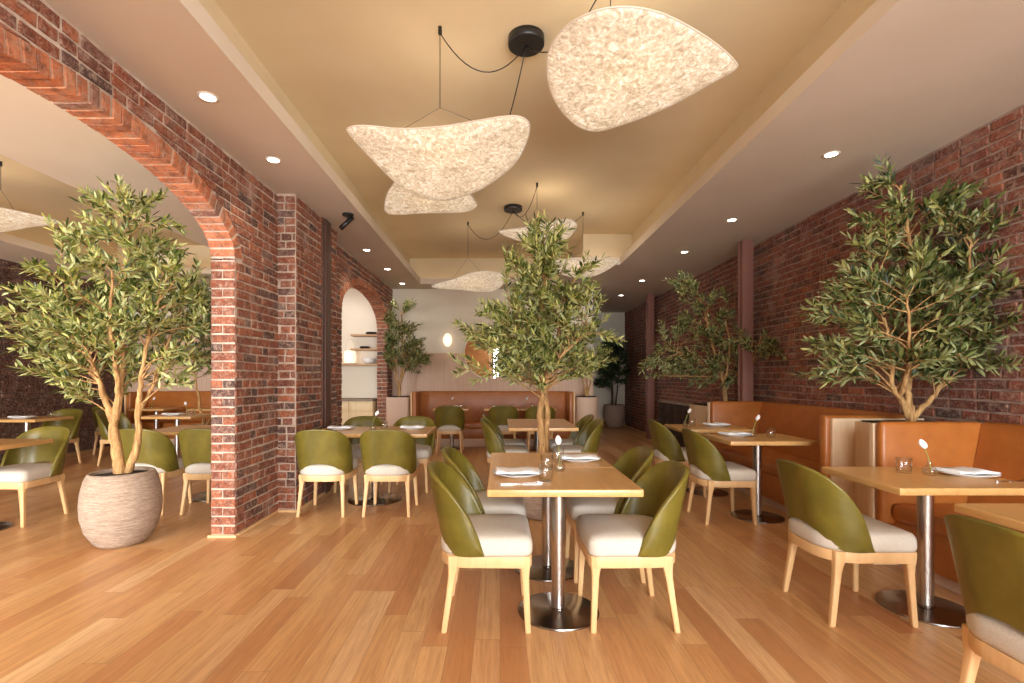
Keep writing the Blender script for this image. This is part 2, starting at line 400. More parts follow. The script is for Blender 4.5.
# ---- brickwork: every brick is real relief in the wall's own mesh
CH = .0745
def clip(poly, px, pz, nx, nz):
    out = []; n = len(poly)
    for i in range(n):
        a, b = poly[i], poly[(i + 1) % n]
        da = (a[0] - px) * nx + (a[1] - pz) * nz; db = (b[0] - px) * nx + (b[1] - pz) * nz
        if da >= 0: out.append(a)
        if (da >= 0) != (db >= 0):
            t = da / (da - db); out.append((a[0] + (b[0] - a[0]) * t, a[1] + (b[1] - a[1]) * t))
    return out
def parea(p): return abs(sum(p[i][0] * p[(i + 1) % len(p)][1] - p[(i + 1) % len(p)][0] * p[i][1] for i in range(len(p)))) / 2
def put_brick(mb, poly, T, p, mat, col, back=-.012, both=False):
    n = len(poly); cx = sum(q[0] for q in poly) / n; cz = sum(q[1] for q in poly) / n
    def loop(inset, nn):
        out = []
        for u, z in poly:
            d = math.hypot(u - cx, z - cz) or 1; k = max(0, d - inset) / d
            out.append(T(cx + (u - cx) * k, nn, cz + (z - cz) * k))
        return out
    L = [loop(.007, p), loop(0, p - .004), loop(0, back)]
    if both: L = [loop(.007, p), loop(0, p - .004), loop(0, back + .004), loop(.007, back)]
    mb.loft(L, mat, col, False, True, both)
def brick_field(mb, T, u0, u1, z0, z1, rng, arches=(), mat=1, hdr=.30, skip=None, wob=True):
    k = 0; z = z0
    while z < z1 - .015:
        zt = min(z + CH, z1)
        header = (k % 6 == 5); L = .107 if header else .216
        u = u0 - (rng.random() * .04 + (L * .5 if k % 2 else 0))
        while u < u1:
            l = L
            if not header and rng.random() < hdr: l = .107
            a, b = max(u, u0), min(u + l, u1)
            if b - a > .03 and not (skip and skip(a, b, z, zt)):
                j = lambda: rng.uniform(-.0036, .0036); g = .0074; c_ = (a + b) / 2
                poly = [(a + g + j(), z + g + j()), (c_, z + g + j()), (b - g + j(), z + g + j()), (b - g + j(), zt - g + j()), (c_, zt - g + j()), (a + g + j(), zt - g + j())]
                for (uc, aa, zs, bb) in arches:
                    if not poly: break
                    cu = sum(q[0] for q in poly) / len(poly); cz = sum(q[1] for q in poly) / len(poly)
                    if cz < zs:
                        if abs(cu - uc) < aa + .25:
                            sgn = 1 if cu > uc else -1
                            poly = clip(poly, uc + sgn * (aa + .004), 0, sgn, 0)
                    else:
                        A, B = aa + .112, bb + .112
                        du, dz = (cu - uc) / A, (cz - zs) / B; d = math.hypot(du, dz) or 1e-6
                        pu, pz = uc + A * du / d, zs + B * dz / d
                        nu, nz = du / d / A, dz / d / B; nl = math.hypot(nu, nz)
                        poly = clip(poly, pu, pz, nu / nl, nz / nl)
                if wob: poly = [(q[0], min(max(q[1] + .005 * sin(q[0] * 2.3 + k * .35) + .003 * sin(q[0] * 5.1 + k), z0), z1)) for q in poly]
                if len(poly) >= 3 and parea(poly) > .0009:
                    put_brick(mb, poly, T, rng.uniform(.006, .013), mat, rng.random())
            u += l
        z += CH; k += 1
def ring(mb, T, arch, th, rng, mat):
    uc, a, zs, b = arch; N = 400; pts = [(uc - a * cos(pi * i / N), zs + b * sin(pi * i / N), pi * i / N) for i in range(N + 1)]
    acc = [0]
    for i in range(N): acc.append(acc[-1] + math.hypot(pts[i + 1][0] - pts[i][0], pts[i + 1][1] - pts[i][1]))
    nv = int(acc[-1] / .071); step = acc[-1] / nv
    def at(s):
        i = min(range(N + 1), key=lambda q: abs(acc[q] - s)); u, z, t = pts[i]
        nu, nz = -cos(t) / a, sin(t) / b; l = math.hypot(nu, nz); return u, z, nu / l, nz / l
    for k in range(nv):
        A, B = at(k * step + .0075), at((k + 1) * step - .0075); ro = .103 + rng.uniform(-.004, .004); ri = -.005 + rng.uniform(-.004, .003)
        poly = [(A[0] + A[2] * ri, A[1] + A[3] * ri), (B[0] + B[2] * ri, B[1] + B[3] * ri), (B[0] + B[2] * ro, B[1] + B[3] * ro), (A[0] + A[2] * ro, A[1] + A[3] * ro)]
        put_brick(mb, poly, T, rng.uniform(.006, .012), mat, rng.random(), back=-th - .008, both=True)
def solid_profile(mb, prof, T, th, mat=0):
    n = len(prof); mb.loft([[T(u, 0, z) for u, z in prof], [T(u, -th, z) for u, z in prof]], mat, 0, False, True, True)

rng = random.Random(4)
TH = XL - XLB
ARCH1 = (2.65, 1.35, 2.285, .47); ARCH2 = (8.045, 1.355, 2.25, .51)
def arch_prof(a):
    uc, aa, zs, bb = a
    return [(uc - aa, 0), (uc - aa, zs)] + [(uc - aa * cos(pi * i / 32), zs + bb * sin(pi * i / 32)) for i in range(1, 32)] + [(uc + aa, zs), (uc + aa, 0)]
prof = [(YF, 0)] + arch_prof(ARCH1) + arch_prof(ARCH2) + [(YB, 0), (YB, ZC), (YF, ZC)]
TL = lambda u, n, z: (XL + n, u, z)
mb = MB(); solid_profile(mb, prof, TL, TH)
brick_field(mb, TL, .6, YB, .02, ZC, rng, [ARCH1, ARCH2])
brick_field(mb, lambda u, n, z: (XLB - n, u, z), .6, YB, .02, ZC, rng, [ARCH1, ARCH2], hdr=.2)
for a in (ARCH1, ARCH2):
    ring(mb, TL, a, TH, rng, 2)
    for yy, sg in ((a[0] + a[1], -1), (a[0] - a[1], 1)):
        k = 0; z = .02
        while z < a[2] - .02:
            zt = min(z + CH, a[2] - .002)
            for (q0, q1) in (((0, TH),) if k % 2 else ((0, .088), (.095, TH))):
                jj = lambda: rng.uniform(-.003, .003); g = .0068
                put_brick(mb, [(q0 + jj(), z + g + jj()), (q1 + jj(), z + g + jj()), (q1 + jj(), zt - g + jj()), (q0 + jj(), zt - g + jj())],
                          lambda u, n, z_, yy=yy, sg=sg: (XLB + u, yy + sg * n, z_), rng.uniform(.004, .01), 1, rng.random())
            z += CH; k += 1
struct(mb.build('wall_left', [M['mortar'], M['brick'], M['brick_arch']]))
# brick pilaster between the arches
XP, YP0, YP1 = -1.985, 4.76, 5.95
mb = MB(); mb.box(XL - .05, XP, YP0, YP1, 0, ZC)
brick_field(mb, lambda u, n, z: (XP + n, u, z), YP0, YP1, .02, ZC, rng)
brick_field(mb, lambda u, n, z: (u, YP0 - n, z), XL, XP, .02, ZC, rng, hdr=.3)
brick_field(mb, lambda u, n, z: (u, YP1 + n, z), XL, XP, .02, ZC, rng, hdr=.3)
struct(mb.build('wall_pilaster', [M['mortar'], M['brick']]))
mb = MB(); mb.box(XP + .0, XP + .03, 5.50, 5.66, 0, ZC, .004); mb.box(XP - .02, XP + .016, 5.44, 5.72, 0, ZC, .003)
struct(mb.build('trim_steel_post', M['post']))
# right hand wall
mb = MB(); mb.box(XR, XR + .2, -1.0, YFAR, 0, ZC)
brick_field(mb, lambda u, n, z: (XR - n, u, z), .3, YFAR, .02, ZC, rng)
struct(mb.build('wall_right', [M['mortar_r'], M['brick_r']]))
mb = MB(); mb.box(XR, XR + .2, YF, -1.0, 0, ZC); struct(mb.build('wall_right_front', M['plaster_white']))
for y0, nm in ((6.33, 'trim_column_near'), (10.4, 'trim_column_far')):   # riveted steel columns against the wall
    mb = MB(); x0, x1 = 3.135, 3.275
    mb.box(x0, x1, y0, y0 + .018, 0, ZC, .003); mb.box(x0, x1, y0 + .11, y0 + .128, 0, ZC, .003)
    mb.box(x0 + .012, x0 + .03, y0 + .018, y0 + .11, 0, ZC); mb.box(x1 - .06, x1 - .042, y0 + .018, y0 + .11, 0, ZC)
    struct(mb.build(nm, M['column']))
# far left wall of the left room
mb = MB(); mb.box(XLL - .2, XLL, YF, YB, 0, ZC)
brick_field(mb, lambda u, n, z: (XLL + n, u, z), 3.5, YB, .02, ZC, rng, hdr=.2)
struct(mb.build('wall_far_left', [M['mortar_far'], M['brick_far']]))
# back walls
XBE = 1.87
mb = MB(); mb.box(XLB, XBE, YB, YB + .18, 0, ZC); struct(mb.build('wall_back', M['plaster_white']))
mb = MB(); mb.box(XL, XBE, YB - .025, YB, 0, 1.80, .002); struct(mb.build('trim_back_panel', M['panel']))
mb = MB(); mb.box(XBE - .15, XBE, YB + .18, YFAR, 0, ZC); struct(mb.build('wall_corridor', M['plaster_white']))
mb = MB(); mb.box(XBE - .15, XR + .1, YFAR, YFAR + .15, 0, ZC); struct(mb.build('wall_far_end', M['plaster_white']))
mb = MB(); mb.box(-4.3, XLB, YB, YB + .18, 0, ZC); struct(mb.build('wall_kitchen', M['plaster_white']))
mb = MB(); mb.box(XLL, -4.3, YB, YB + .18, 0, ZC); struct(mb.build('wall_back_left_room', M['plaster_white']))
mb = MB(); mb.box(XLL, -4.3, YB - .025, YB, 0, 2.3, .002); struct(mb.build('trim_left_room_panel', M['panel']))
mb = MB(); mb.box(-4.4, -4.25, 8.7, YB, 0, ZC); struct(mb.build('wall_kitchen_side', M['plaster_white']))
# baseboards
mb = MB()
for x, y0, y1 in ((XL + .02, YF, 1.28), (XL + .02, 4.02, YP0 - .02), (XP + .02, YP0 - .02, YP1 + .02), (XL + .02, YP1 + .02, 6.67), (XL + .02, 9.42, YB - .03)):
    mb.box(x - .02, x + .002, y0, y1, 0, .022, .003)
mb.box(XLB - .02, XL + .022, 3.975, 4.0, 0, .022, .003); mb.box(XL, XP + .022, YP0 - .025, YP0, 0, .022, .003)
struct(mb.build('baseboard_left', M['maple']))
mb = MB(); mb.box(XR - .022, XR, 7.2, YFAR, 0, .022, .003); mb.box(XBE, XR, YFAR - .02, YFAR, 0, .09, .004); struct(mb.build('baseboard_right', M['maple']))
# street facade behind the camera with its windows
def facade(name, x0, x1, ww, openings, z0=.35, z1=2.75):
    mb = MB(); xs = [x0] + [q for o in openings for q in o] + [x1]
    for i in range(0, len(xs), 2): mb.box(xs[i], xs[i + 1], YF - .2, YF, 0, ZC)
    for a, b in openings: mb.box(a, b, YF - .2, YF, 0, z0); mb.box(a, b, YF - .2, YF, z1, ZC)
    struct(mb.build(name, M['plaster_white']))
    for a, b in openings:
        global NW; NW += 1
        f = MB(); t = .06
        f.box(a, a + t, YF - .12, YF - .06, z0, z1); f.box(b - t, b, YF - .12, YF - .06, z0, z1)
        f.box(a, b, YF - .12, YF - .06, z0, z0 + t); f.box(a, b, YF - .12, YF - .06, z1 - t, z1)
        f.box((a + b) / 2 - t / 2, (a + b) / 2 + t / 2, YF - .12, YF - .06, z0, z1); f.box(a, b, YF - .12, YF - .06, 2.1, 2.1 + t)
        w = struct(f.build('window_%d' % NW, M['windowframe']))
        g = MB(); g.box(a + .03, b - .03, YF - .095, YF - .085, z0 + .03, z1 - .03); g.build('pane', M['glass'], w)
NW = 0
mb = MB(); mb.box(-2.2, -.5, YF, YF + .03, 0, ZC, .004); struct(mb.build('trim_front_panel', M['shelf_wood']))
facade('wall_front', XLB, XR + .2, .2, [(-.35, 1.25), (1.5, 3.1)])
facade('wall_front_left', XLL - .2, XLB, .2, [(-7.1, -5.2), (-4.8, -2.8)])

# ------------------------------------------------------------------ ceiling fittings
def make_downlight():
    t = thing('recessed_downlight', '', 'light')
    m = MB(); m.lathe([(.062, 0), (.064, -.004), (.052, -.006), (.045, -.004), (.045, .0)], n=28, cap0=False, cap1=False); m.build('trim_ring', M['trimwhite'], t)
    m = MB(); m.lathe([(.0455, -.003), (.03, -.0035), (.001, -.004)], n=24, cap0=False); m.build('lens', M['lens'], t)
    l = bpy.data.lights.new('downlight_beam', 'SPOT'); l.energy = LIGHT_DOWN; l.spot_size = R(95); l.spot_blend = .6; l.color = (1, .88, .72); l.shadow_soft_size = .045
    o = bpy.data.objects.new('downlight_beam', l); COL.objects.link(o); o.location = (0, 0, -.03); o.parent = t
    return t
DL = [(-1.86, 3.12, 'recessed downlight in left soffit nearest the camera, above the big arch'),
      (-1.86, 4.02, 'recessed downlight in left soffit just before the brick pilaster'),
      (-1.865, 6.85, 'recessed downlight in left soffit just past the black ceiling spotlight'),
      (-1.85, 8.05, 'recessed downlight in left soffit above the crown of the small arch'),
      (-1.85, 9.28, 'recessed downlight in left soffit nearest the back wall'),
      (2.65, 3.92, 'recessed downlight in right soffit nearest the camera'),
      (2.625, 5.55, 'recessed downlight in right soffit just before the near steel column'),
      (2.62, 6.96, 'recessed downlight in right soffit just past the near steel column'),
      (2.61, 9.0, 'recessed downlight in right soffit before the far steel column'),
      (2.62, 10.6, 'recessed downlight in right soffit nearest the far corridor end')]
for x, y, lb in DL: place('downlight', make_downlight, lb, 'light', (x, y, ZC), 0, 'recessed downlights in the soffits')
t = thing('ceiling_spotlight', 'small black cylindrical spotlight tilted down from the left soffit', 'spotlight', (-1.66, 5.35, ZC))
m = MB(); m.lathe([(.06, 0), (.06, -.018), (.055, -.02)], n=24); m.build('mounting_plate', M['black'], t)
m = MB(); m.tube([(0, 0, -.015), (-.005, -.01, -.05)], .008, 8); m.build('arm', M['black'], t)
for dx in (0, ):
    m = MB(); m.tube([(.045, .02, -.03), (-.075, -.02, -.165)], .026, 16); b = m.build('lamp_head', M['black'], t)

# ---- paper pendants: big bent sheets of fibre paper in a thin rim
def W3(px, py, Y): return Vector(((px - 500) * Y / F, Y, CAMZ + (378 - py) * Y / F))
def smooth_closed(pts, k=4):
    n = len(pts); out = []
    for i in range(n):
        a, b, c, d = pts[i - 1], pts[i], pts[(i + 1) % n], pts[(i + 2) % n]
        for j in range(k):
            t = j / k
            out.append(.5 * ((2 * b) + (c - a) * t + (2 * a - 5 * b + 4 * c - d) * t * t + (-a + 3 * b - 3 * c + d) * t ** 3))
    return out
def pendant(label, outline, Yn, Yf, hook, canopy_label=None, sag=.07, wires=2):
    pn, pf = min(p[1] for p in outline), max(p[1] for p in outline)
    P = smooth_closed([W3(px, py, Yn + (Yf - Yn) * (py - pn) / (pf - pn)) for px, py in outline])
    c = sum(P, Vector()) / len(P)
    t = thing('paper_pendant_lamp', label, 'pendant lamp', tuple(c), 0, 'paper pendant lamps')
    Q = [p - c for p in P]; loops = []
    for r in (1, .92, .8, .65, .5, .35, .2, .08): loops.append([q * r + Vector((0, 0, -sag * (1 - r * r))) for q in Q])
    m = MB(); m.loft(loops, 0, 0, True, False, True); sh = m.build('paper_shade', M['paper'], t)
    so = sh.modifiers.new('thickness', 'SOLIDIFY'); so.thickness = .004; so.offset = 1
    m = MB(); m.tube(Q, .0055, 6, closed=True); m.build('rim', M['rim'], t)
    hk = Vector(hook) - c; kn = Vector((hk.x, hk.y, hk.z - (.54 if hk.z > .7 else .3)))
    m = MB(); m.tube([hk, kn], .0028, 6); m.build('cord', M['black'], t)
    m = MB(); m.lathe([(.011, -.05), (.013, -.045), (.013, 0)], tuple(hk), 12); m.build('ceiling_hook', M['black'], t)
    a1 = min(Q, key=lambda q: (q.x - (kn.x - .26)) ** 2 + (q.y - (hk.y - .1)) ** 2); a2 = min(Q, key=lambda q: (q.x - (kn.x + .26)) ** 2 + (q.y - (hk.y - .1)) ** 2)
    m = MB(); m.tube([kn, a1 * .98], .0016, 5); m.tube([kn, a2 * .98], .0016, 5); m.build('suspension_wire', M['black'], t)
    m = MB(); m.lathe([(.001, -.03), (.02, -.02), (.024, 0), (.02, .02), (.001, .03)], (0, 0, .02), 14); m.build('bulb', M['bulb'], t)
    l = bpy.data.lights.new('pendant_glow', 'POINT'); l.energy = LIGHT_BULB; l.color = (1, .88, .70); l.shadow_soft_size = .12
    o = bpy.data.objects.new('pendant_glow', l); COL.objects.link(o); o.location = (0, 0, .16); o.parent = t
    return t
G7 = lambda L: [(340 + .41016 * x, .41016 * y) for x, y in L]
G8 = lambda L: [(380 + .2734 * x, 180 + .2734 * y) for x, y in L]
hookp = lambda px, py: tuple(W3(px, py, F * (ZT - CAMZ) / (378 - py)))
pendant('bowl-like cream paper pendant lamp in front, left of the near black ceiling canopy',
        G7([(20, 312), (60, 306), (150, 314), (250, 308), (330, 295), (400, 284), (440, 285), (462, 305), (455, 345), (425, 400), (370, 445), (310, 475), (250, 489), (190, 478), (140, 448), (80, 390), (25, 330)]),
        3.1, 3.95, hookp(440, 27), sag=.04)
pendant('largest leaf-shaped paper pendant lamp, at the top edge right of the near canopy',
        G7([(505, 150), (515, 110), (545, 70), (590, 40), (650, 20), (720, 18), (790, 35), (860, 70), (920, 110), (963, 150), (962, 170), (900, 205), (820, 250), (740, 285), (650, 315), (610, 318), (570, 300), (530, 255), (508, 200)]),
        2.4, 3.3, (.62, 2.75, ZT), sag=.03)
pendant('paper pendant lamp half hidden behind the bowl-like front pendant',
        [(385, 201), (391, 186.6), (401.5, 178), (420, 176), (445, 180), (466, 190), (475, 201), (476, 207), (463, 212), (425, 213), (389, 214)],
        4.6, 5.3, (-.72, 4.95, ZT), sag=.03)
pendant('pointed paper pendant lamp just above the top of the central olive tree',
        G8([(435, 188), (520, 175), (600, 160), (680, 143), (715, 155), (718, 175), (690, 210), (650, 238), (600, 245), (540, 230), (480, 212)]), 5.7, 6.5, hookp(537, 183), sag=.03)
pendant('cream paper pendant lamp left of the central olive tree, nearest the back wall',
        G8([(190, 385), (260, 365), (330, 340), (400, 333), (450, 345), (460, 365), (430, 400), (380, 410), (300, 402), (215, 397)]), 7.0, 7.8, hookp(468, 222), sag=.03)
pendant('paper pendant lamp right of the central olive tree, by the tray corner',
        G8([(640, 295), (700, 290), (790, 290), (870, 295), (860, 310), (800, 345), (740, 358), (680, 350), (645, 325)]), 6.5, 7.2, hookp(583, 212), sag=.02)
pendant('white paper pendant lamp in the left room cut by the left picture edge',
        [(59, 222), (30, 214), (0, 208), (-40, 203), (-80, 204), (-100, 212), (-80, 226), (-40, 233), (0, 232), (30, 227)], 4.9, 5.7, (-5.4, 5.3, ZT), sag=.02)
pendant('white paper pendant lamp in the left room glimpsed through the near olive tree',
        [(125, 256), (130, 251), (143, 250.5), (159, 253), (172, 258.4), (186, 267), (172, 269), (140, 266.5), (127, 263)], 7.0, 7.6, (-4.9, 7.3, ZT), sag=.02)
def sagpath(a, b, drop, n=14):
    a, b = Vector(a), Vector(b)
    return [a.lerp(b, i / n) + Vector((0, 0, -drop * 4 * (i / n) * (1 - i / n))) for i in range(n + 1)]
def canopy(label, loc, ends):
    t = thing('ceiling_canopy', label, 'ceiling canopy', loc)
    m = MB(); m.lathe([(.125, 0), (.125, -.05), (.119, -.056)], n=36); m.build('housing', M['black'], t)
    for e, d in ends:
        m = MB(); m.tube(sagpath((0, 0, -.055), Vector(e) - Vector(loc), d), .004, 6); m.build('cord', M['black'], t)
canopy('round black ceiling canopy nearest the camera, with cords to the two front pendants', (.18, 3.37, ZT),
       [(Vector(hookp(440, 27)) + Vector((0, 0, -.04)), .22), ((.62, 2.75, ZT - .05), .2), ((-.08, 3.9, 3.0), .12)])
canopy('round black ceiling canopy further back, above the central olive tree', (.18, 6.7, ZT),
       [(Vector(hookp(537, 183)) + Vector((0, 0, -.04)), .2), (Vector(hookp(468, 222)) + Vector((0, 0, -.04)), .3), (Vector(hookp(583, 212)) + Vector((0, 0, -.04)), .25)])

# ------------------------------------------------------------------ chairs
def outline_seat(hx, hyf, hyr, rf, rr, n=6):
    """seat plan, +x is the front; returns list of (x, y) counter clockwise"""
    out = []
    for cx, cy, a0, r in ((hx - rf, hyf - rf, 0, rf), (-hx + rr, hyr - rr, 90, rr), (-hx + rr, -hyr + rr, 180, rr), (hx - rf, -hyf + rf, 270, rf)):
        for k in range(n + 1):
            a = R(a0 + 90 * k / n); out.append((cx + r * cos(a), cy + r * sin(a)))
    return out
def make_chair():
    t = thing('dining_chair', '', 'chair')
    # cushion
    base = outline_seat(.242, .238, .232, .055, .15)
    sc = lambda k, z: [(x * k, y * k, z + (0 if k > .9 else 0)) for x, y in base]
    m = MB(); m.loft([sc(.93, .388), sc(.985, .394), sc(1.005, .412), sc(1.005, .442), sc(.99, .462), sc(.955, .478), sc(.86, .489), sc(.6, .496), sc(.3, .499)], smooth=True)
    m.build('seat', M['seat'], t)
    # bent frame below the cushion
    o1 = outline_seat(.24, .236, .23, .055, .15)
    o2 = [(x * .90, y * .90) for x, y in o1]
    m = MB(); n = len(o1)
    L = [[(x, y, .336) for x, y in o2], [(x * .995, y * .995, .334) for x, y in o1], [(x, y, .338) for x, y in o1], [(x, y, .386) for x, y in o1], [(x * .995, y * .995, .390) for x, y in o1], [(x, y, .390) for x, y in o2], [(x, y, .336) for x, y in o2]]
    m.loft(L, smooth=True, cap0=False, cap1=False); m.build('seat_frame', M['maple'], t, sharp=40)
    # tapered splayed legs that flare into the frame
    for lx, ly, fx, fy in ((.203, .196, .218, .214), (.203, -.196, .218, -.214), (-.165, .19, -.212, .212), (-.165, -.19, -.212, -.212)):
        m = MB(); L = []
        for z, w in ((0, .0125), (.004, .0145), (.18, .0165), (.275, .019), (.31, .0225), (.335, .0275), (.362, .029), (.389, .029)):
            k = min(1, z / .335); cx = fx + (lx - fx) * k; cy = fy + (ly - fy) * k
            L.append(rrect(cx - w, cx + w, cy - w, cy + w, w * .45, 3, z))
        m.loft(L, smooth=True); m.build('leg', M['maple'], t, sharp=50)
    # wrap-around back: runs from one arm end around the rear to the other
    pts = []
    hx, hy, r = .222, .226, .15
    path = [(.03, hy)] + [(.03 - .06 * k, hy) for k in range(1, 2)]
    N = 14
    full = [(-.005, hy), (-.035, hy), (-.06, hy)]
    for k in range(N + 1):
        a = R(90 + 90 * k / N); full.append((-hx + r + r * cos(a), hy - r + r * sin(a)))
    full += [(-hx, (hy - r) * (1 - q)) for q in (.5, 1)]
    full = full + [(x, -y) for x, y in reversed(full[:-1])]
    # resample
    acc = [0]
    for a, b in zip(full, full[1:]): acc.append(acc[-1] + math.hypot(b[0] - a[0], b[1] - a[1]))
    tot = acc[-1]; K = 60; smp = []
    for i in range(K + 1):
        s = tot * i / K; j = max(q for q in range(len(acc)) if acc[q] <= s + 1e-9); j = min(j, len(full) - 2)
        f = (s - acc[j]) / (acc[j + 1] - acc[j]); a, b = full[j], full[j + 1]
        dx, dy = b[0] - a[0], b[1] - a[1]; l = math.hypot(dx, dy)
        smp.append((a[0] + dx * f, a[1] + dy * f, s))
    def lerp(tab, x):
        if x <= tab[0][0]: return tab[0][1]
        for (x0, y0), (x1, y1) in zip(tab, tab[1:]):
            if x <= x1:
                q = (x - x0) / (x1 - x0); return y0 + (y1 - y0) * q
        return tab[-1][1]
    TOP = [(0, .405), (.03, .49), (.07, .582), (.11, .66), (.145, .717), (.175, .757), (.205, .787), (.235, .807), (.27, .820), (.31, .827), (.37, .829), (.6, .829)]
    BOT = [(0, .392), (.14, .392), (.17, .405), (.21, .44), (.25, .472), (.30, .492), (.37, .499), (.6, .502)]
    loops = []
    for i, (x, y, s) in enumerate(smp):
        d = min(s, tot - s); zt, zb = lerp(TOP, d), lerp(BOT, d)
        a, b = smp[max(0, i - 1)], smp[min(K, i + 1)]
        tx, ty = b[0] - a[0], b[1] - a[1]; l = math.hypot(tx, ty); nx, ny = -ty / l, tx / l
        if nx * (x + .02) + ny * y < 0: nx, ny = -nx, -ny
        if abs(y) < .1: nx, ny = (nx * .9 - .1), ny
        th = .030 if d > .06 else .016 + .014 * d / .06
        lp = []; H = zt - zb; lean = lambda z: .10 * max(0, z - .40) + .36 * max(0, z - .5) ** 2 * (1 if d > .15 else d / .15)
        rows = 7
        for k in range(rows + 1):
            z = zb + (H - th * .45) * k / rows; o = th / 2 + lean(z) + .010 * sin(pi * k / rows) ; lp.append((x + nx * o, y + ny * o, z))
        for ang in (30, 60, 90, 120, 150):
            z = zt - th * .45 + th * .5 * sin(R(ang)); o = th / 2 * cos(R(ang)) + lean(zt); lp.append((x + nx * o, y + ny * o, z))
        for k in range(rows, -1, -1):
            z = zb + (H - th * .45) * k / rows; o = -th / 2 + lean(z) + .006 * sin(pi * k / rows); lp.append((x + nx * o, y + ny * o, z))
        loops.append(lp)
    m = MB(); m.loft(loops, smooth=True); m.build('backrest', M['green'], t, sharp=70)
    return t
CH_G = 'olive leather dining chairs'
def chair(x, y, face, label):
    return place('chair', make_chair, label, 'chair', (x, y, 0), {'+x': 0, '+y': pi / 2, '-x': pi, '-y': -pi / 2}[face] if isinstance(face, str) else face, CH_G)
CHAIRS = [
 (-.075, 2.72, '+x', 'green leather chair left of the foremost center table, nearer the camera'),
 (.695, 2.72, '-x', 'green leather chair right of the foremost center table, nearer the camera'),
 (-.075, 3.33, '+x', 'green leather chair left of the foremost center table, partly behind the nearer left chair'),
 (.70, 3.33, '-x', 'green leather chair right of the foremost center table, tucked behind the nearer right chair'),
 (.09, 5.72, '+x', 'green leather chair left of the center table behind the olive tree, nearer one'),
 (.09, 6.33, '+x', 'green leather chair left of the center table behind the olive tree, further one'),
 (.88, 5.72, '-x', 'green leather chair right of the center table behind the olive tree, nearer one'),
 (.88, 6.33, '-x', 'green leather chair right of the center table behind the olive tree, further one'),
 (-1.68, 4.80, '+y', 'green leather chair seen from behind, beside the brick pilaster'),
 (-1.065, 4.80, '+y', 'green leather chair seen from behind, right of the one beside the pilaster'),
 (-1.66, 5.78, '-y', 'green leather chair on the far side of the arch table, nearest the brick wall'),
 (-1.04, 5.76, '-y', 'green leather chair on the far side of the arch table, away from the wall'),
 (1.95, 2.78, '+x', 'green leather chair at the near right booth table with glass and tulip'),
 (1.90, 1.60, '+x', 'green leather chair cut off by the lower right picture edge'),
 (2.04, 4.55, '+x', 'green leather chair at the nearer table of the far right booth'),
 (2.02, 5.56, '+x', 'green leather chair at the further table of the far right booth'),
 (-.88, 8.65, '+y', 'dark green chair with its back to us, leftmost at the back wall banquette'),
 (.06, 8.65, '+y', 'dark green chair with its back to us, second at the back wall banquette'),
 (.70, 8.65, '+y', 'dark green chair with its back to us, behind the central trunk at the back banquette'),
 (-4.37, 4.49, '-y', 'green leather chair facing the camera at the left room table cut by the left edge'),
 (-6.62, 7.27, '-y', 'dark green chair in the left room, closest to the far brick wall'),
 (-3.43, 4.88, '+y', 'green leather chair seen from behind, just right of the big stone pot'),
 (-2.82, 4.88, '+y', 'green leather chair seen from behind, cut off by the brick pier'),
 (-5.72, 7.45, '+x', 'shadowed green chair behind the big olive trunk, at the napkin-laid left room table'),
 (-6.70, 8.55, '+y', 'dark chair deep in the left room before the banquette, behind the olive trunk'),
 (-4.02, 7.40, '-x', 'shadowed chair right of the left room laid table, mostly behind the brick pier'),
]
for c in CHAIRS: chair(*c)

# ------------------------------------------------------------------ tables
def mk_table(wx, wy, r=.225):
    def make():
        t = thing('dining_table', '', 'table')
        m = MB(); m.box(-wx / 2, wx / 2, -wy / 2, wy / 2, .708, .745, .004); m.build('table_top', M['oak'], t)
        m = MB(); m.lathe([(.038, .014), (.038, .69)], n=28); m.build('pole', M['steel'], t, sharp=40)
        m = MB(); m.lathe([(r, 0), (r + .001, .004), (r - .001, .009), (r - .012, .012), (.06, .015), (.044, .02), (.044, .028), (.038, .03)], n=56); m.build('base_plate', M['steel_flat'], t, sharp=30)
        m = MB(); m.box(-.15, .15, -.15, .15, .70, .7075, .002); m.lathe([(.038, .68), (.06, .70)], n=24); m.build('mounting_plate', M['black'], t)
        return t
    return make
TW, TD = .778, .61
T_G = 'oak tables on steel pedestals'
def table(x, y, label, kind='two', rz=0):
    mk = {'two': mk_table(TW, .604), 'four': mk_table(1.22, .76, .28), 'back': mk_table(.64, .56)}[kind]
    return place('table_' + kind, mk, label, 'table', (x, y, 0), rz, T_G)
TABLES = [
 (.325, 2.735, 'oak pedestal table in front at center, nearest the camera'),
 (.325, 3.345, 'oak pedestal table pushed against the far side of the foremost center table'),
 (.485, 5.745, 'oak table directly behind the central tree trunk, nearer of the pair'),
 (.485, 6.355, 'oak table behind the central tree trunk, further of the pair'),
 (2.40, 2.765, 'oak pedestal table of the near right booth with plate and tulip'),
 (2.40, 1.87, 'bare oak table corner cut off by the right picture edge'),
 (2.41, 4.59, 'oak pedestal table of the far right booth, nearer one'),
 (2.36, 5.58, 'oak pedestal table of the far right booth, further one'),
 (-1.335, 5.24, 'oak table of four between the arch wall and the aisle', 'four'),
 (-.89, 9.06, 'small oak table at the back banquette, leftmost', 'back'),
 (.03, 9.06, 'small oak table at the back banquette, middle one', 'back'),
 (.69, 9.06, 'small oak table at the back banquette, behind the central trunk', 'back'),
 (-4.47, 4.18, 'oak table in the left room cut off by the left picture edge', 'two'),
 (-6.59, 6.83, 'oak table in the left room near the far brick wall, laid with plate and glass', 'two'),
 (-4.83, 7.34, 'oak table in the left room laid with napkin, tulip and glass, before the banquette', 'two'),
 (-3.13, 5.42, 'oak table in the left room behind the two chairs beside the stone pot', 'four'),
 (-6.35, 9.06, 'small oak table with a bud vase at the left room banquette', 'back'),
 (-5.3, 9.06, 'small oak table at the left room banquette, nearest the arch pier', 'back'),
]
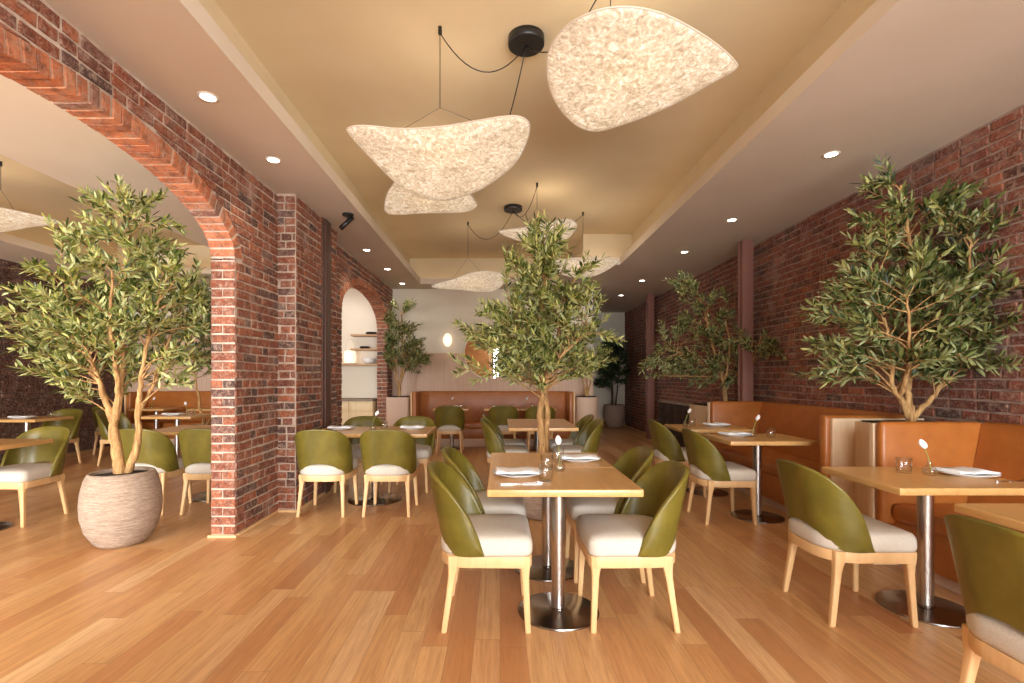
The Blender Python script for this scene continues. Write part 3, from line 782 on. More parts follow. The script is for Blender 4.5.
for a in TABLES: table(*a)

# ------------------------------------------------------------------ table ware
def make_plate():
    t = thing('plate', '', 'plate')
    m = MB(); m.lathe([(r * 1.12, z) for r, z in [(.001, .004), (.07, .004), (.072, 0), (.078, 0), (.082, .006), (.112, .013), (.128, .019), (.128, .021), (.112, .0165), (.08, .009), (.001, .008)]], n=40, cap0=False, cap1=False)
    m.build('dish', M['china'], t); return t
def make_napkin():
    m = MB(); n = 14; rn = random.Random(3)
    prof = []
    L = []
    for i in range(n + 1):
        x = -.105 + .21 * i / n; wob = .004 * sin(i * .9) + .003 * sin(i * 2.1)
        hz = .012 + .004 * sin(i * .7 + 1)
        L.append([(x, -.062 + wob, .0), (x, -.066 + wob, hz * .5), (x, -.058 + wob, hz), (x, -.02, hz + .004 * sin(i * 1.3)), (x, .02, hz + .003 * cos(i)), (x, .058 - wob, hz), (x, .066 - wob, hz * .5), (x, .062 - wob, 0)])
    L = [[(x * 1.18, y * 1.25, z) for x, y, z in l] for l in L]
    m.loft(L, smooth=True); o = m.build('folded_napkin', M['napkin']); return o
def make_glass():
    t = thing('drinking_glass', '', 'glass')
    m = MB(); m.lathe([(.001, 0), (.034, 0), (.037, .004), (.0385, .05), (.0395, .088), (.0385, .0885), (.0365, .05), (.035, .012), (.001, .01)], n=32, cap0=False, cap1=False)
    m.build('tumbler', M['glass'], t); return t
def make_vase():
    t = thing('bud_vase', '', 'vase')
    m = MB(); m.lathe([(.001, 0), (.028, 0), (.034, .008), (.036, .022), (.03, .04), (.014, .056), (.0105, .072), (.013, .084), (.0118, .084), (.009, .072), (.012, .057), (.027, .04), (.033, .022), (.031, .010), (.001, .006)], n=28, cap0=False, cap1=False)
    m.build('glass_vase', M['glass'], t)
    P = [(-.012, 0, .012), (0, 0, .075), (.016, .002, .12), (.034, .004, .155)]
    m = MB(); m.tube(P, [.003, .0028, .0026, .0026], 8); m.build('stem', M['stem'], t)
    m = MB(); L = []
    for z, r in ((-.004, .004), (.004, .013), (.016, .0185), (.03, .0175), (.042, .012), (.05, .005)):
        L.append([(.034 + z * .4 + r * (1 + .12 * cos(3 * 2 * pi * k / 18)) * cos(2 * pi * k / 18), .004 + r * (1 + .12 * cos(3 * 2 * pi * k / 18)) * sin(2 * pi * k / 18), .155 + z) for k in range(18)])
    m.loft(L, smooth=True); m.build('flower', M['petal'], t); return t
def make_knife():
    m = MB()
    L = []
    for x, w, h in ((-.115, .004, .003), (-.11, .0065, .005), (-.02, .0055, .005), (-.01, .005, .004), (.0, .0085, .0022), (.08, .0085, .002), (.108, .005, .0015), (.115, .001, .001)):
        L.append([(x, -w, 0), (x, w, 0), (x, w, h), (x, -w, h)])
    m.loft(L, smooth=False); return m.build('table_knife', M['cutlery'])
def make_fork():
    m = MB(); L = []
    for x, w, z in ((-.1, .005, 0), (-.06, .004, .002), (.02, .0035, .005), (.045, .010, .003), (.055, .0115, .002)):
        L.append([(x, -w, z), (x, w, z), (x, w, z + .003), (x, -w, z + .003)])
    m.loft(L, smooth=False)
    for k in (-.009, -.003, .003, .009): m.box(.054, .098, k - .0016, k + .0016, .002, .005)
    return m.build('table_fork', M['cutlery'])
ZTOP = .7455
def plate(x, y, where, nz=0., nap=True):
    place('plate', make_plate, 'round white plate ' + where, 'plate', (x, y, ZTOP), 0, 'white plates')
    place('napkin', make_napkin, 'folded white napkin on the plate ' + where, 'napkin', (x, y, ZTOP + .0205), nz, 'folded napkins')
def glass(x, y, where): place('glass', make_glass, 'clear tumbler ' + where, 'glass', (x, y, ZTOP), 0, 'clear tumblers')
def vase(x, y, where, rz=0): place('vase', make_vase, 'glass bud vase with white tulip ' + where, 'vase', (x, y, ZTOP), rz, 'bud vases')
def cutl(x, y, where, rz=0):
    place('knife', make_knife, 'steel table knife ' + where, 'knife', (x, y, ZTOP), rz, 'table knives')
    place('fork', make_fork, 'steel table fork ' + where, 'fork', (x + .02 * cos(rz + pi / 2) + .06, y + .02 * sin(rz + pi / 2), ZTOP), rz + .25, 'table forks')
plate(.10, 2.80, 'at the left of the foremost center table', .03); cutl(.115, 2.56, 'in front of the plate on the foremost center table', .02)
plate(.53, 3.30, 'at the right of the second center table', -.05)
glass(.25, 2.66, 'beside the left plate on the foremost center table'); glass(.285, 2.98, 'behind the front tumbler at the joint of the center tables')
vase(.357, 2.93, 'at the joint of the two center tables', pi / 2); glass(.385, 3.24, 'behind the tulip on the second center table')
plate(2.66, 2.80, 'on the near right booth table', .1); glass(2.365, 2.87, 'on the near right booth table'); vase(2.455, 2.80, 'on the near right booth table', pi)
cutl(2.76, 2.62, 'before the plate on the near right booth table', .05)
plate(2.25, 4.70, 'on the nearer table of the far right booth', .2); glass(2.52, 4.55, 'on the nearer table of the far right booth'); vase(2.40, 4.64, 'on the nearer table of the far right booth')
plate(2.50, 5.66, 'on the further table of the far right booth', .1); glass(2.22, 5.66, 'on the further table of the far right booth'); vase(2.13, 5.62, 'on the further table of the far right booth')
plate(-1.72, 5.30, 'at the wall end of the arch table', .1); plate(-.95, 5.34, 'at the aisle end of the arch table', .05)
vase(-1.36, 5.24, 'in the middle of the arch table'); glass(-1.25, 5.28, 'beside the tulip on the arch table')
vase(-.92, 9.02, 'on the leftmost back banquette table'); glass(-.72, 9.0, 'on the leftmost back banquette table'); plate(-.88, 9.2, 'on the leftmost back banquette table')
glass(.22, 9.0, 'on the middle back banquette table'); plate(.0, 9.1, 'on the middle back banquette table')
vase(.45, 9.0, 'on the back banquette table beside the central trunk'); glass(.60, 9.02, 'on the back banquette table beside the central trunk')
plate(-6.55, 6.72, 'on the left room table by the brick wall', .1); glass(-6.28, 6.85, 'on the left room table by the brick wall')
plate(-4.85, 7.28, 'on the left room table nearest its banquette', .1); vase(-4.63, 7.25, 'on the left room table nearest its banquette', pi * .8); glass(-4.52, 7.2, 'on the left room table nearest its banquette')
vase(-6.40, 9.0, 'at the left room banquette')
vase(-2.75, 5.5, 'on the left room table behind the brick pier', pi)

# ------------------------------------------------------------------ banquettes
def cushion(mb, x0, x1, y0, y1, z0, z1, b=.02): mb.box(x0, x1, y0, y1, z0, z1, b)
def wedge_back(mb, x_bot, x_top, xw, y0, y1, z0, z1):
    """upholstered back against the wall, leaning; rounded top"""
    P = [(xw, z0), (x_bot, z0), (x_bot + (x_top - x_bot) * .5, (z0 + z1) / 2), (x_top, z1 - .03), (x_top + .008, z1 - .012), (x_top + .025, z1), (xw, z1)]
    mb.loft([[(x, y0 + .004, z) for x, z in P], [(x, y0, z) for x, z in P], [(x, y1, z) for x, z in P]], smooth=False)
# near right booth
t = thing('corner_banquette', 'tan leather booth at the right picture edge, with its seat return facing us', 'banquette', (0, 0, 0))
m = MB(); cushion(m, 2.60, 3.30, 3.335, 3.405, .30, 1.0, .025); m.build('return_back', M['orange'], t)
m = MB(); m.box(2.595, 3.39, 3.405, 3.45, 0, .985, .004); m.build('return_board', M['pale_wood'], t)
m = MB(); wedge_back(m, 3.17, 3.27, 3.395, .2, 3.33, .42, 1.0); m.build('wall_back', M['orange'], t)
m = MB(); cushion(m, 2.655, 3.20, .2, 3.33, .34, .45, .03); m.build('seat_cushion', M['orange'], t)
m = MB(); m.box(2.69, 3.39, .2, 3.40, .09, .345, .006); m.build('seat_base', M['orange'], t)
m = MB(); m.box(2.76, 3.39, .2, 3.40, 0, .09); m.build('plinth', M['plinth'], t)
# far right booth
t = thing('booth_banquette', 'tan leather booth along the right brick wall behind the potted planter', 'banquette', (0, 0, 0))
m = MB(); cushion(m, 2.615, 3.30, 3.945, 4.03, .30, 1.0, .025); m.build('near_return_back', M['orange'], t)
m = MB(); m.box(2.655, 3.39, 3.91, 3.945, 0, .978, .006); m.build('near_return_board', M['pale_wood'], t)
m = MB(); wedge_back(m, 3.19, 3.28, 3.395, 4.03, 6.15, .42, 1.0); m.build('wall_back', M['orange'], t)
m = MB(); cushion(m, 2.66, 3.34, 6.14, 6.225, .30, 1.005, .025); m.build('far_return_back', M['orange'], t)
m = MB(); m.box(2.65, 3.39, 6.225, 6.27, 0, .99, .004); m.build('far_return_board', M['pale_wood'], t)
m = MB(); cushion(m, 2.655, 3.22, 4.035, 6.135, .34, .45, .03); m.build('seat_cushion', M['orange'], t)
m = MB(); m.box(2.69, 3.39, 4.0, 6.16, .09, .345, .006); m.build('seat_base', M['orange'], t)
m = MB(); m.box(2.76, 3.39, 4.0, 6.16, 0, .09); m.build('plinth', M['plinth'], t)
# back wall banquette
def back_banquette(label, x0, x1):
    t = thing('wall_banquette', label, 'banquette', (0, 0, 0)); yw = YB - .03
    m = MB(); cushion(m, x0 + .10, x1 - .10, yw - .17, yw - .03, .42, 1.04, .03); m.build('back_cushion', M['orange'], t)
    m = MB(); m.box(x0 + .1, x1 - .1, yw - .03, yw, .42, 1.03); m.build('back_board', M['pale_wood'], t)
    for xa, xb, xe in ((x0 + .03, x0 + .11, x0), (x1 - .11, x1 - .03, x1 - .03)):
        m = MB(); cushion(m, xa, xb, yw - .62, yw - .0, .15, 1.04, .022); m.build('side_wing', M['orange'], t)
        m = MB(); m.box(xe, xe + .03, yw - .63, yw, 0, 1.03, .004); m.build('end_board', M['maple'], t)
    m = MB(); cushion(m, x0 + .11, x1 - .11, yw - .62, yw - .17, .34, .46, .03); m.build('seat_cushion', M['orange'], t)
    m = MB(); m.box(x0 + .11, x1 - .11, yw - .585, yw, .155, .345, .004); m.build('seat_base', M['orange'], t)
    m = MB(); m.box(x0 + .03, x1 - .03, yw - .60, yw, 0, .155, .003); m.build('plinth', M['plinth'], t)
back_banquette('long tan leather banquette under the round mirror on the back wall', -1.68, 1.41)
back_banquette('long tan leather banquette on the back wall of the left room', -7.05, -4.45)

# ------------------------------------------------------------------ planters
t = thing('booth_planter', 'pale wood planter box between the two right booths, holding an olive tree', 'planter')
m = MB(); m.box(2.83, 3.39, 3.453, 3.908, 0, .955, .004); m.build('box', M['pale_wood'], t)
m = MB(); m.box(2.86, 3.37, 3.48, 3.88, .954, .966, .004); m.build('soil', M['soil'], t)
t = thing('booth_planter', 'pale wood planter behind the far right booth by the near steel column', 'planter')
m = MB(); m.box(2.75, 3.39, 6.54, 7.12, 0, .92, .004); m.build('box', M['pale_wood'], t)
m = MB(); m.box(2.79, 3.36, 6.57, 7.09, .919, .935, .004); m.build('soil', M['soil'], t)
t = thing('tall_planter', 'tall blush planter box in the back left corner beside the banquette', 'planter', (-1.92, 9.32, 0))
m = MB(); m.loft([rrect(-.215, .215, -.2, .2, .05, 5, z) for z in (0, .94)]); m.build('box', M['planter'], t, sharp=40)
m = MB(); m.loft([rrect(-.18, .18, -.17, .17, .04, 4, z) for z in (.938, .955)]); m.build('soil', M['soil'], t, sharp=40)
t = thing('tall_planter', 'tall round blush planter at the right end of the back banquette', 'planter', (1.655, 9.38, 0))
m = MB(); m.lathe([(.222, 0), (.225, .01), (.225, .93), (.22, .937)], n=48); m.build('cylinder_body', M['planter'], t, sharp=40)
m = MB(); m.lathe([(.19, .936), (.185, .955)], n=32); m.build('soil', M['soil'], t, sharp=40)

# ------------------------------------------------------------------ trees
def leaf(mb, p, d, up, L, Wd, col):
    d = d.normalized(); s = d.cross(up)
    s = s.normalized() if s.length > 1e-4 else d.orthogonal().normalized()
    n = s.cross(d)
    a = p; b = p + d * L; q = Wd / 2
    m1 = p + d * L * .35; m2 = p + d * L * .7; k = n * (-Wd * .18)
    mb.add([a, m1 + s * q + k, m2 + s * q * .8 + k, b - n * L * .06, m2 - s * q * .8 + k, m1 - s * q + k, m1, m2],
           [(0, 6, 1), (1, 6, 7, 2), (2, 7, 3), (0, 5, 6), (5, 4, 7, 6), (4, 3, 7)], 0, col, True)
def rvec(rn):
    while True:
        v = Vector((rn.uniform(-1, 1), rn.uniform(-1, 1), rn.uniform(-1, 1)))
        if .05 < v.length < 1: return v.normalized()
def catmull(P, k=5):
    P = [Vector(p) for p in P]; out = []
    for i in range(len(P) - 1):
        a, b, c, d = P[max(0, i - 1)], P[i], P[i + 1], P[min(len(P) - 1, i + 2)]
        for j in range(k):
            t = j / k; out.append(.5 * ((2 * b) + (c - a) * t + (2 * a - 5 * b + 4 * c - d) * t * t + (-a + 3 * b - 3 * c + d) * t ** 3))
    out.append(P[-1]); return out
def grow(parent, seed, stems, env, ntw, leafm, bark, LL=(.055, .088), LW=(.016, .022), sub=3, bounds=None, step=.021, spread=.55, rad=.0055):
    """stems: [(points, r0, r1)], env: list of (centre, radii, weight) ellipsoids the twigs fill"""
    rn = random.Random(seed); tr = MB(); fo = MB(); nodes = []
    for P, r0, r1 in stems:
        Q = catmull(P); n = len(Q)
        Q = [q + rvec(rn) * .006 if 0 < i < n - 1 else q for i, q in enumerate(Q)]
        rs = [(r0 + (r1 - r0) * (i / (n - 1)) ** .8) * rn.uniform(.9, 1.12) for i in range(n)]
        tr.tube(Q, rs, 10)
        nodes += [(q, r, i / (n - 1)) for i, (q, r) in enumerate(zip(Q, rs)) if i > n * .3]
    tot = sum(e[2] for e in env)
    def lim(p):
        if bounds:
            for a, (lo, hi) in enumerate(bounds):
                if p[a] > hi - .02: p[a] = hi - .02 - (p[a] - hi) * .2
                if p[a] < lo + .02: p[a] = lo + .02 + (lo - p[a]) * .2
        return p
    def outside(p): return bounds and any(p[a] > hi or p[a] < lo for a, (lo, hi) in enumerate(bounds))
    def leafy(path, a0):
        acc = 0.; n = len(path)
        for i in range(n - 1):
            if i / (n - 1) < a0: continue
            seg = path[i + 1] - path[i]; l = seg.length; dd = seg.normalized(); acc += l
            while acc > step:
                acc -= step; p = path[i + 1] - dd * acc
                s = dd.orthogonal().normalized(); s.rotate(Matrix.Rotation(rn.uniform(0, 2 * pi), 3, dd))
                for sg in (1, -1):
                    if rn.random() < .14: continue
                    d = dd * rn.uniform(.5, 1.0) + s * sg * rn.uniform(.5, 1) + Vector((0, 0, rn.uniform(-.1, .35)))
                    L = rn.uniform(*LL)
                    tip = p + d.normalized() * L
                    if outside(tip): continue
                    leaf(fo, p, d, (Vector((0, 0, 1)) + rvec(rn) * .9), L, rn.uniform(*LW), rn.random())
        d = (path[-1] - path[-2])
        if not outside(path[-1] + d.normalized() * LL[1]): leaf(fo, path[-1], d, Vector((0, 0, 1)) + rvec(rn) * .6, LL[1], LW[0], rn.random())
    for k in range(ntw):
        w = rn.random() * tot
        for c, rad3, wt in env:
            w -= wt
            if w <= 0: break
        v = rvec(rn); q = rn.random() ** .42 if rn.random() > .13 else rn.uniform(1.0, 1.16)
        tgt = Vector((c[0] + v.x * rad3[0] * q, c[1] + v.y * rad3[1] * q, c[2] + v.z * rad3[2] * q)); lim(tgt)
        best = min(nodes, key=lambda nd: (nd[0] - tgt).length + max(0, nd[0].z - tgt.z + .12) * 1.6 + rn.random() * .12)
        st = best[0]; ln = (tgt - st).length
        if ln < .04: continue
        mid = st.lerp(tgt, .5) + Vector((0, 0, ln * .06)) + rvec(rn) * ln * .10; lim(mid)
        path = catmull([st, mid, tgt], 6)
        r0 = min(best[1] * .6, rad + ln * .006)
        tr.tube(path, [r0 + (.0014 - r0) * (i / (len(path) - 1)) for i in range(len(path))], 5, col=.5)
        leafy(path, max(.35, 1 - .32 / max(ln, .01)))
        for s_ in range(sub):
            i0 = rn.randrange(len(path) // 2, len(path) - 1); b = path[i0]; d = (path[i0 + 1] - path[i0]).normalized()
            d = (d + rvec(rn) * spread + Vector((0, 0, .12))).normalized(); l = rn.uniform(.10, .24)
            e = b + d * l + Vector((0, 0, -.01)); lim(e)
            sp = [b, b.lerp(e, .5) + rvec(rn) * .012, e]; tr.tube(sp, [.002, .0016, .001], 4, col=.5); leafy(catmull(sp, 4), .12)
    tr.build('trunk', bark, parent, recalc=False); fo.build('foliage', leafm, parent, recalc=False)
def round_pot(parent, prof, mat, soil_r, soil_z):
    m = MB(); m.lathe(prof, n=56, cap0=True, cap1=False); m.build('pot', mat, parent)
    m = MB(); m.lathe([(soil_r, soil_z), (soil_r * .6, soil_z + .012), (.001, soil_z + .015)], n=32, cap0=False, cap1=False); m.build('soil', M['soil'], parent)
POT = [(.12, 0), (.15, .006), (.175, .03), (.225, .12), (.25, .23), (.254, .32), (.247, .42), (.228, .51), (.208, .556), (.196, .566), (.186, .556), (.188, .50), (.19, .46)]
# near left tree in the stone pot
t = thing('potted_olive_tree', 'large olive tree in a ribbed stone pot under the big brick arch', 'tree', (-2.985, 3.87, 0))
round_pot(t, [(r * 1.05, z) for r, z in POT], M['pot'], .198, .535)
grow(t, 11, [([(.0, 0, .48), (-.02, -.01, .62), (-.05, 0, .78), (-.07, .01, .95), (-.04, .02, 1.14), (-.03, .03, 1.40), (.0, .02, 1.75), (.03, .02, 2.2), (.05, 0, 2.62)], .050, .010),
             ([(.02, .02, .50), (.07, .02, .66), (.115, .02, .82), (.10, .03, 1.0), (.115, .04, 1.2), (.15, .03, 1.42), (.22, .02, 1.75), (.33, .03, 2.1)], .034, .009),
             ([(-.07, .01, .95), (-.11, -.02, 1.10), (-.15, -.05, 1.3), (-.26, -.06, 1.6), (-.40, -.04, 1.95)], .030, .008),
             ([(-.04, .02, 1.14), (.0, -.06, 1.35), (.04, -.16, 1.7), (.08, -.2, 2.1)], .024, .007),
             ([(.10, .03, 1.0), (.16, .12, 1.25), (.22, .22, 1.6), (.26, .3, 1.9)], .02, .007)],
     [((.0, 0, 1.95), (.62, .52, .42), 4), ((-.30, 0, 1.70), (.55, .45, .38), 3), ((.36, .05, 1.80), (.42, .42, .42), 2.6), ((.05, 0, 2.42), (.36, .3, .34), 1.8), ((.07, 0, 2.54), (.16, .14, .2), .5), ((-.12, 0, 1.38), (.68, .42, .24), 1.8)],
     185, M['leaf'], M['bark'], bounds=((-9, .60), (-9, 9), (0, 3.0)))
# central tree
t = thing('potted_olive_tree', 'bright olive tree in a stone pot in the middle, behind the foremost tables', 'tree', (.40, 4.62, 0))
round_pot(t, [(r * 1.1, z * .82) for r, z in POT], M['pot'], .205, .41)
grow(t, 23, [([(-.01, 0, .40), (.0, .0, .7), (-.02, .01, .95), (.005, 0, 1.15), (.0, .02, 1.4), (-.02, .0, 1.8), (.02, .02, 2.25), (.0, 0, 2.6)], .045, .010),
             ([(.03, .02, .40), (.035, .03, .75), (.05, .02, .95), (.03, .02, 1.12), (.05, .0, 1.35), (.12, .02, 1.6), (.2, .0, 1.9), (.27, .0, 2.2)], .034, .009),
             ([(.005, 0, 1.15), (-.05, .03, 1.35), (-.16, .0, 1.6), (-.27, .0, 1.9)], .024, .008),
             ([(.04, .0, 1.3), (.12, -.1, 1.45), (.26, -.16, 1.6), (.4, -.15, 1.75)], .020, .007),
             ([(.0, .02, 1.4), (.03, .14, 1.6), (.06, .25, 1.9), (.05, .28, 2.2)], .02, .007)],
     [((.0, 0, 1.82), (.64, .52, .42), 4), ((.20, 0, 1.50), (.55, .45, .26), 2.4), ((-.18, 0, 1.42), (.5, .42, .22), 1.6), ((-.22, 0, 1.78), (.5, .42, .33), 1.6), ((.02, 0, 2.25), (.38, .35, .34), 2.4), ((.03, 0, 2.58), (.18, .16, .22), .6), ((-.05, 0, 1.5), (.45, .38, .16), .8)],
     205, M['leaf'], M['bark'])
# right near tree, in the booth planter
t = thing('olive_tree', 'large olive tree rising from the planter between the right booths', 'tree', (3.09, 3.68, .95))
grow(t, 37, [([(0, 0, 0), (-.03, 0, .09), (-.09, .0, .2), (-.15, .0, .32), (-.17, -.04, .5), (-.24, -.05, .75), (-.3, -.03, 1.05)], .030, .009),
             ([(0, 0, 0), (.0, .0, .1), (-.01, .02, .22), (.02, .03, .40), (.07, .02, .62), (.13, .0, .86), (.09, .0, 1.06), (.0, .0, 1.3), (-.04, 0, 1.6), (-.08, 0, 1.8)], .028, .009),
             ([(0, 0, .03), (.06, -.02, .12), (.14, -.03, .22), (.21, -.05, .36), (.25, -.09, .6), (.24, -.18, .95), (.22, -.24, 1.3)], .026, .008),
             ([(-.09, 0, .2), (-.14, -.12, .36), (-.2, -.22, .6), (-.28, -.3, .9)], .02, .007)],
     [((-.12, -.02, .85), (.55, .50, .36), 3), ((.05, -.05, 1.15), (.5, .5, .42), 3), ((-.10, 0, 1.55), (.34, .34, .34), 1.4), ((.18, -.1, .75), (.4, .5, .34), 1.6), ((-.28, -.05, .50), (.42, .4, .22), 1.5), ((.22, -.1, .5), (.3, .4, .2), .8), ((.2, -.2, 1.3), (.4, .4, .35), .9)],
     128, M['leaf_r'], M['bark'], bounds=((-9, .30), (-9, 9)), LL=(.06, .095), LW=(.017, .023))
# right far tree
t = thing('olive_tree', 'olive tree behind the far right booth, spreading past the near steel column', 'tree', (3.12, 6.80, .92))
grow(t, 41, [([(0, 0, 0), (.0, 0, .2), (-.04, 0, .4), (-.12, 0, .65), (-.2, .0, .95), (-.28, 0, 1.3), (-.42, 0, 1.62)], .034, .009),
             ([(-.02, 0, .3), (.03, -.02, .5), (.06, -.02, .85), (.0, .0, 1.2)], .022, .008),
             ([(-.06, 0, .45), (-.25, -.05, .55), (-.5, -.1, .68), (-.8, -.1, .78)], .02, .007), ([(0, 0, .25), (.1, -.2, .45), (.16, -.45, .62), (.17, -.62, .9)], .018, .006)],
     [((-.32, 0, .85), (.62, .5, .36), 3), ((-.25, 0, 1.25), (.36, .36, .34), 1.8), ((-.72, 0, .58), (.46, .36, .22), 1.5), ((-.3, 0, .5), (.45, .4, .22), 1.2), ((-.48, 0, 1.62), (.2, .18, .26), .6), ((-.05, 0, .75), (.3, .35, .4), 1.0), ((.16, -.70, .78), (.13, .22, .34), .8)],
     84, M['leaf_r'], M['bark'], bounds=((-9, .27), (-9, 9)), LL=(.06, .09), LW=(.017, .022))
# back left corner tree
t = thing('olive_tree', 'dark olive tree in the tall planter of the back left corner', 'tree', (-1.92, 9.32, .945))
grow(t, 53, [([(0, 0, 0), (.02, 0, .2), (.05, 0, .45), (.08, 0, .75), (.06, 0, 1.2), (.05, 0, 1.6)], .032, .009), ([(.0, 0, .1), (-.05, 0, .4), (-.1, 0, .8), (-.14, 0, 1.2)], .022, .008), ([(.03, 0, .3), (.15, -.05, .55), (.28, -.1, .75)], .018, .007)],
     [((.05, -.05, .85), (.5, .42, .42), 3), ((.02, -.05, 1.3), (.32, .3, .36), 1.8), ((.14, -.05, 1.68), (.2, .16, .14), .5), ((.28, -.05, .7), (.35, .3, .2), 1)],
     76, M['leaf_r'], M['bark'], LL=(.06, .09), LW=(.018, .024), bounds=((-.23, 9), (-9, .5)))
# small tree in the round planter
t = thing('olive_tree', 'small olive tree with yellow stems in the round planter right of the back banquette', 'tree', (1.655, 9.38, .945))
grow(t, 61, [([(0, 0, 0), (-.03, 0, .15), (-.08, 0, .35), (-.14, 0, .7)], .026, .008), ([(.01, 0, 0), (.05, 0, .15), (.09, 0, .35), (.12, 0, .8)], .024, .008), ([(0, .01, 0), (.02, .02, .2), (.0, .05, .5), (.0, .05, 1.0)], .022, .008)],
     [((0, 0, .75), (.42, .36, .36), 2), ((0, 0, 1.15), (.3, .28, .3), 1)], 44, M['leaf'], M['bark'], bounds=((-9, 9), (-9, .44)))
# dark tree in a clay pot at the corridor end
t = thing('potted_ficus', 'dark broad-leaved tree in a clay pot at the far corridor end', 'tree', (3.0, 12.85, 0))
round_pot(t, [(.16, 0), (.2, .02), (.26, .16), (.28, .33), (.265, .52), (.245, .60), (.225, .61), (.215, .58), (.22, .52)], M['pot_dark'], .225, .55)
grow(t, 67, [([(-.05, 0, .55), (-.05, 0, .9), (-.06, 0, 1.3), (-.05, 0, 1.8)], .034, .012), ([(.03, 0, .55), (.06, 0, .85), (.1, 0, 1.2), (.14, 0, 1.7)], .022, .01)],
     [((0, 0, 1.45), (.48, .4, .4), 2), ((.0, 0, 1.95), (.38, .35, .35), 1.3), ((-.25, 0, 1.2), (.3, .28, .22), .6)], 46, M['leaf_d'], M['bark_d'], LL=(.10, .16), LW=(.05, .075), sub=2, step=.04, bounds=((-9, .38), (-9, .5)))
# tree in the left room seen beside the pier
t = thing('potted_olive_tree', 'slim olive tree in the left room seen beside the brick pier', 'tree', (-5.06, 8.35, 0))
round_pot(t, [(r * .9, z * .9) for r, z in POT], M['pot'], .168, .45)
grow(t, 71, [([(-.02, 0, .44), (.02, 0, .62), (-.05, 0, .75), (-.07, 0, .95), (-.12, 0, 1.2), (-.18, 0, 1.7), (-.2, 0, 2.2)], .034, .010), ([(.04, 0, .44), (.15, 0, .7), (.2, 0, 1.0), (.18, 0, 1.4), (.12, 0, 1.9)], .03, .009)],
     [((-.05, 0, 1.75), (.6, .45, .42), 3), ((-.02, 0, 2.2), (.45, .4, .4), 2), ((.1, 0, 2.6), (.25, .22, .25), .6)], 96, M['leaf_r'], M['bark'])

# ------------------------------------------------------------------ things on the walls
t = thing('round_mirror', 'large round wall mirror above the back banquette', 'mirror', (-.20, YB - .03, 1.80))
def disc_y(m, r0, r1, y0, y1, n=64):
    m.loft([[(r1 * cos(2 * pi * k / n), y0, r1 * sin(2 * pi * k / n)) for k in range(n)], [(r1 * cos(2 * pi * k / n), y1, r1 * sin(2 * pi * k / n)) for k in range(n)],
            [(r0 * cos(2 * pi * k / n), y1, r0 * sin(2 * pi * k / n)) for k in range(n)], [(r0 * cos(2 * pi * k / n), y0, r0 * sin(2 * pi * k / n)) for k in range(n)]], cap0=False, cap1=False, smooth=True)
m = MB(); disc_y(m, .505, .525, 0, -.035); m.build('frame', M['trimwhite'], t, sharp=40)
m = MB(); n = 64; m.loft([[(.506 * cos(2 * pi * k / n), -.002, .506 * sin(2 * pi * k / n)) for k in range(n)], [(.506 * cos(2 * pi * k / n), -.02, .506 * sin(2 * pi * k / n)) for k in range(n)]], smooth=False); m.build('mirror_glass', M['mirror'], t)
t = thing('wall_sconce', 'small oval glowing wall sconce left of the round mirror', 'wall lamp', (-1.05, YB, 2.06))
m = MB(); L = []
for y, k in ((-.012, .55), (-.02, .8), (-.045, 1), (-.07, .9), (-.088, .62), (-.094, .3)): L.append([(.085 * k * cos(2 * pi * i / 28), y, .13 * k * sin(2 * pi * i / 28)) for i in range(28)])
m.loft(L); m.build('glass_shade', M['sconce'], t)
m = MB(); m.loft([[(.05 * cos(2 * pi * i / 20), y, .08 * sin(2 * pi * i / 20)) for i in range(20)] for y in (0, -.018)]); m.build('back_plate', M['trimwhite'], t, sharp=40)
# low dark cabinet on the right wall
t = thing('low_cabinet', 'low dark wood cabinet with black knobs against the right brick wall', 'cabinet', (0, 0, 0))
m = MB(); m.box(3.14, 3.40, 7.55, 9.7, .08, .83, .004); m.box(3.18, 3.40, 7.6, 9.65, 0, .08); m.build('body', M['darkwood'], t)
m = MB(); m.box(3.12, 3.40, 7.53, 9.72, .83, .852, .004); m.build('worktop', M['stone'], t)
for j in range(3):
    for i in range(5):
        y0 = 7.58 + i * .42; z0 = .12 + j * .235
        m = MB(); m.box(3.128, 3.141, y0, y0 + .40, z0, z0 + .222, .003); d = m.build('drawer', M['darkwood'], t)
        m = MB(); m.lathe([(.006, 0), (.006, .012), (.016, .016), (.016, .024), (.012, .028)], n=12)
        k = m.build('knob', M['black'], d, (3.128, y0 + .2, z0 + .12)); k.rotation_euler = (0, -pi / 2, 0)

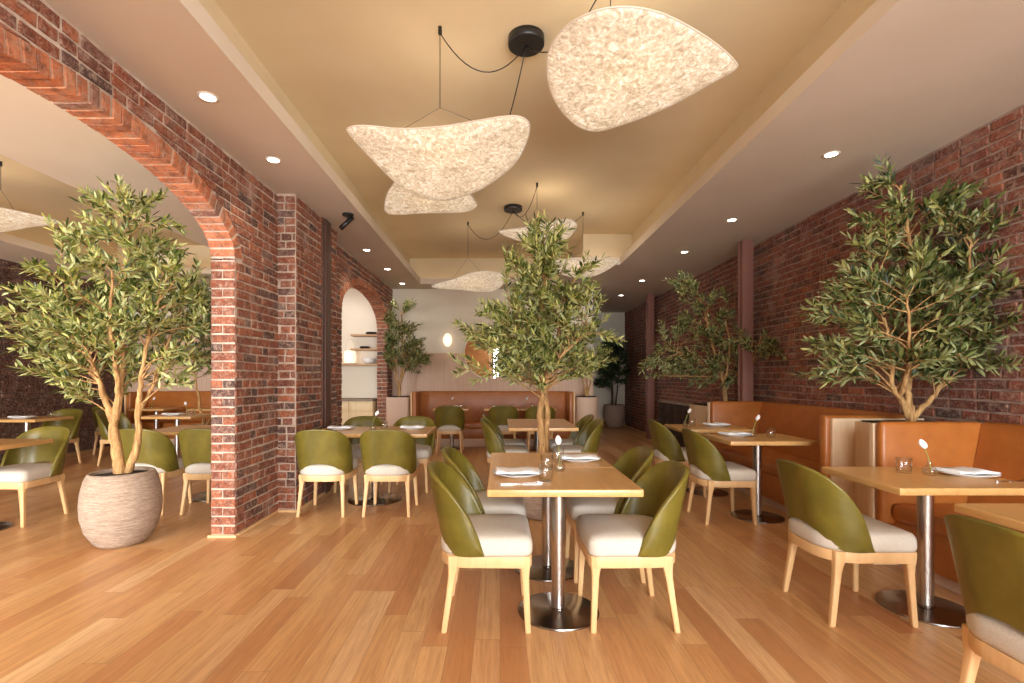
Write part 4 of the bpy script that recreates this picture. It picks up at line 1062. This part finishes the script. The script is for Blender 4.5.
# ------------------------------------------------------------------ kitchen nook behind the small arch
t = thing('kitchen_cabinet', 'pale wood counter cabinet behind the small arch', 'cabinet')
KX0, KX1, KY0 = -4.2, -2.40, 9.25
m = MB(); m.box(KX0, KX1, KY0 + .02, YB - .01, .08, .86, .003); m.box(KX0, KX1, KY0 + .08, YB - .01, 0, .08); m.build('body', M['cab_wood'], t)
m = MB(); m.box(KX0 - .01, KX1, KY0 - .02, YB - .01, .862, .90, .004); m.build('worktop', M['stone'], t)
for i in range(4):
    xa = KX0 + .01 + i * .45
    m = MB(); m.box(xa, xa + .43, KY0, KY0 + .02, .66, .85, .003); m.box(xa + .05, xa + .38, KY0 - .002, KY0 + .004, .70, .81); d = m.build('drawer', M['cab_wood'], t)
    m = MB(); m.box(xa, xa + .43, KY0, KY0 + .02, .10, .64, .003); m.build('door', M['cab_wood'], t)
for z, x0, lb in ((2.14, -2.93, 'topmost wooden shelf seen through the small arch'), (1.86, -2.93, 'middle wooden shelf seen through the small arch'), (1.56, -3.6, 'lowest and longest wooden shelf seen through the small arch')):
    m = MB(); m.box(x0, XLB - .01, YB - .26, YB, z - .018, z + .018, .004); tag(m.build('wall_shelf', M['shelf_wood']), lb, 'shelf', 'shelves in the kitchen nook')
def stackplates(x, y, z, label, n, mat, r=.1):
    for k in range(n):
        m = MB(); m.lathe([(.001, 0), (r * .55, 0), (r, .012), (r, .015), (r * .55, .005), (.001, .005)], n=24, cap0=False, cap1=False)
        o = m.build('shelf_plate', mat, loc=(x, y, z + .016 * k)); tag(o, label, 'plate', label + ' pile')
stackplates(-2.55, YB - .14, 2.159, 'dark plate in the low pile on the topmost shelf', 3, M['darkwood'], .11)
stackplates(-2.68, YB - .14, 1.879, 'dark plate in the low pile on the middle shelf', 3, M['darkwood'], .1)
m = MB(); m.lathe([(.001, 0), (.06, 0), (.11, .05), (.13, .11), (.125, .11), (.105, .055), (.055, .008), (.001, .008)], (0, 0, 0), 32, cap0=False, cap1=False)
tag(m.build('serving_bowl', M['china'], loc=(-2.60, YB - .14, 1.579)), 'white bowl on the lowest shelf in the small arch', 'bowl')
t = thing('table_lamp', 'glowing drum lamp with a bail handle on the lowest arch shelf', 'lamp', (-2.97, YB - .14, 1.579))
m = MB(); m.lathe([(.10, 0), (.11, .01), (.11, .02)], n=28); m.build('base', M['trimwhite'], t)
m = MB(); m.lathe([(.105, .02), (.115, .05), (.12, .14), (.112, .24), (.08, .262), (.001, .265)], n=32, cap0=False); m.build('lamp_shade', M['shade'], t)
m = MB(); m.tube([(-.1 * cos(pi * i / 16), 0, .24 + .26 * sin(pi * i / 16)) for i in range(17)], .004, 6); m.build('handle', M['steel'], t)
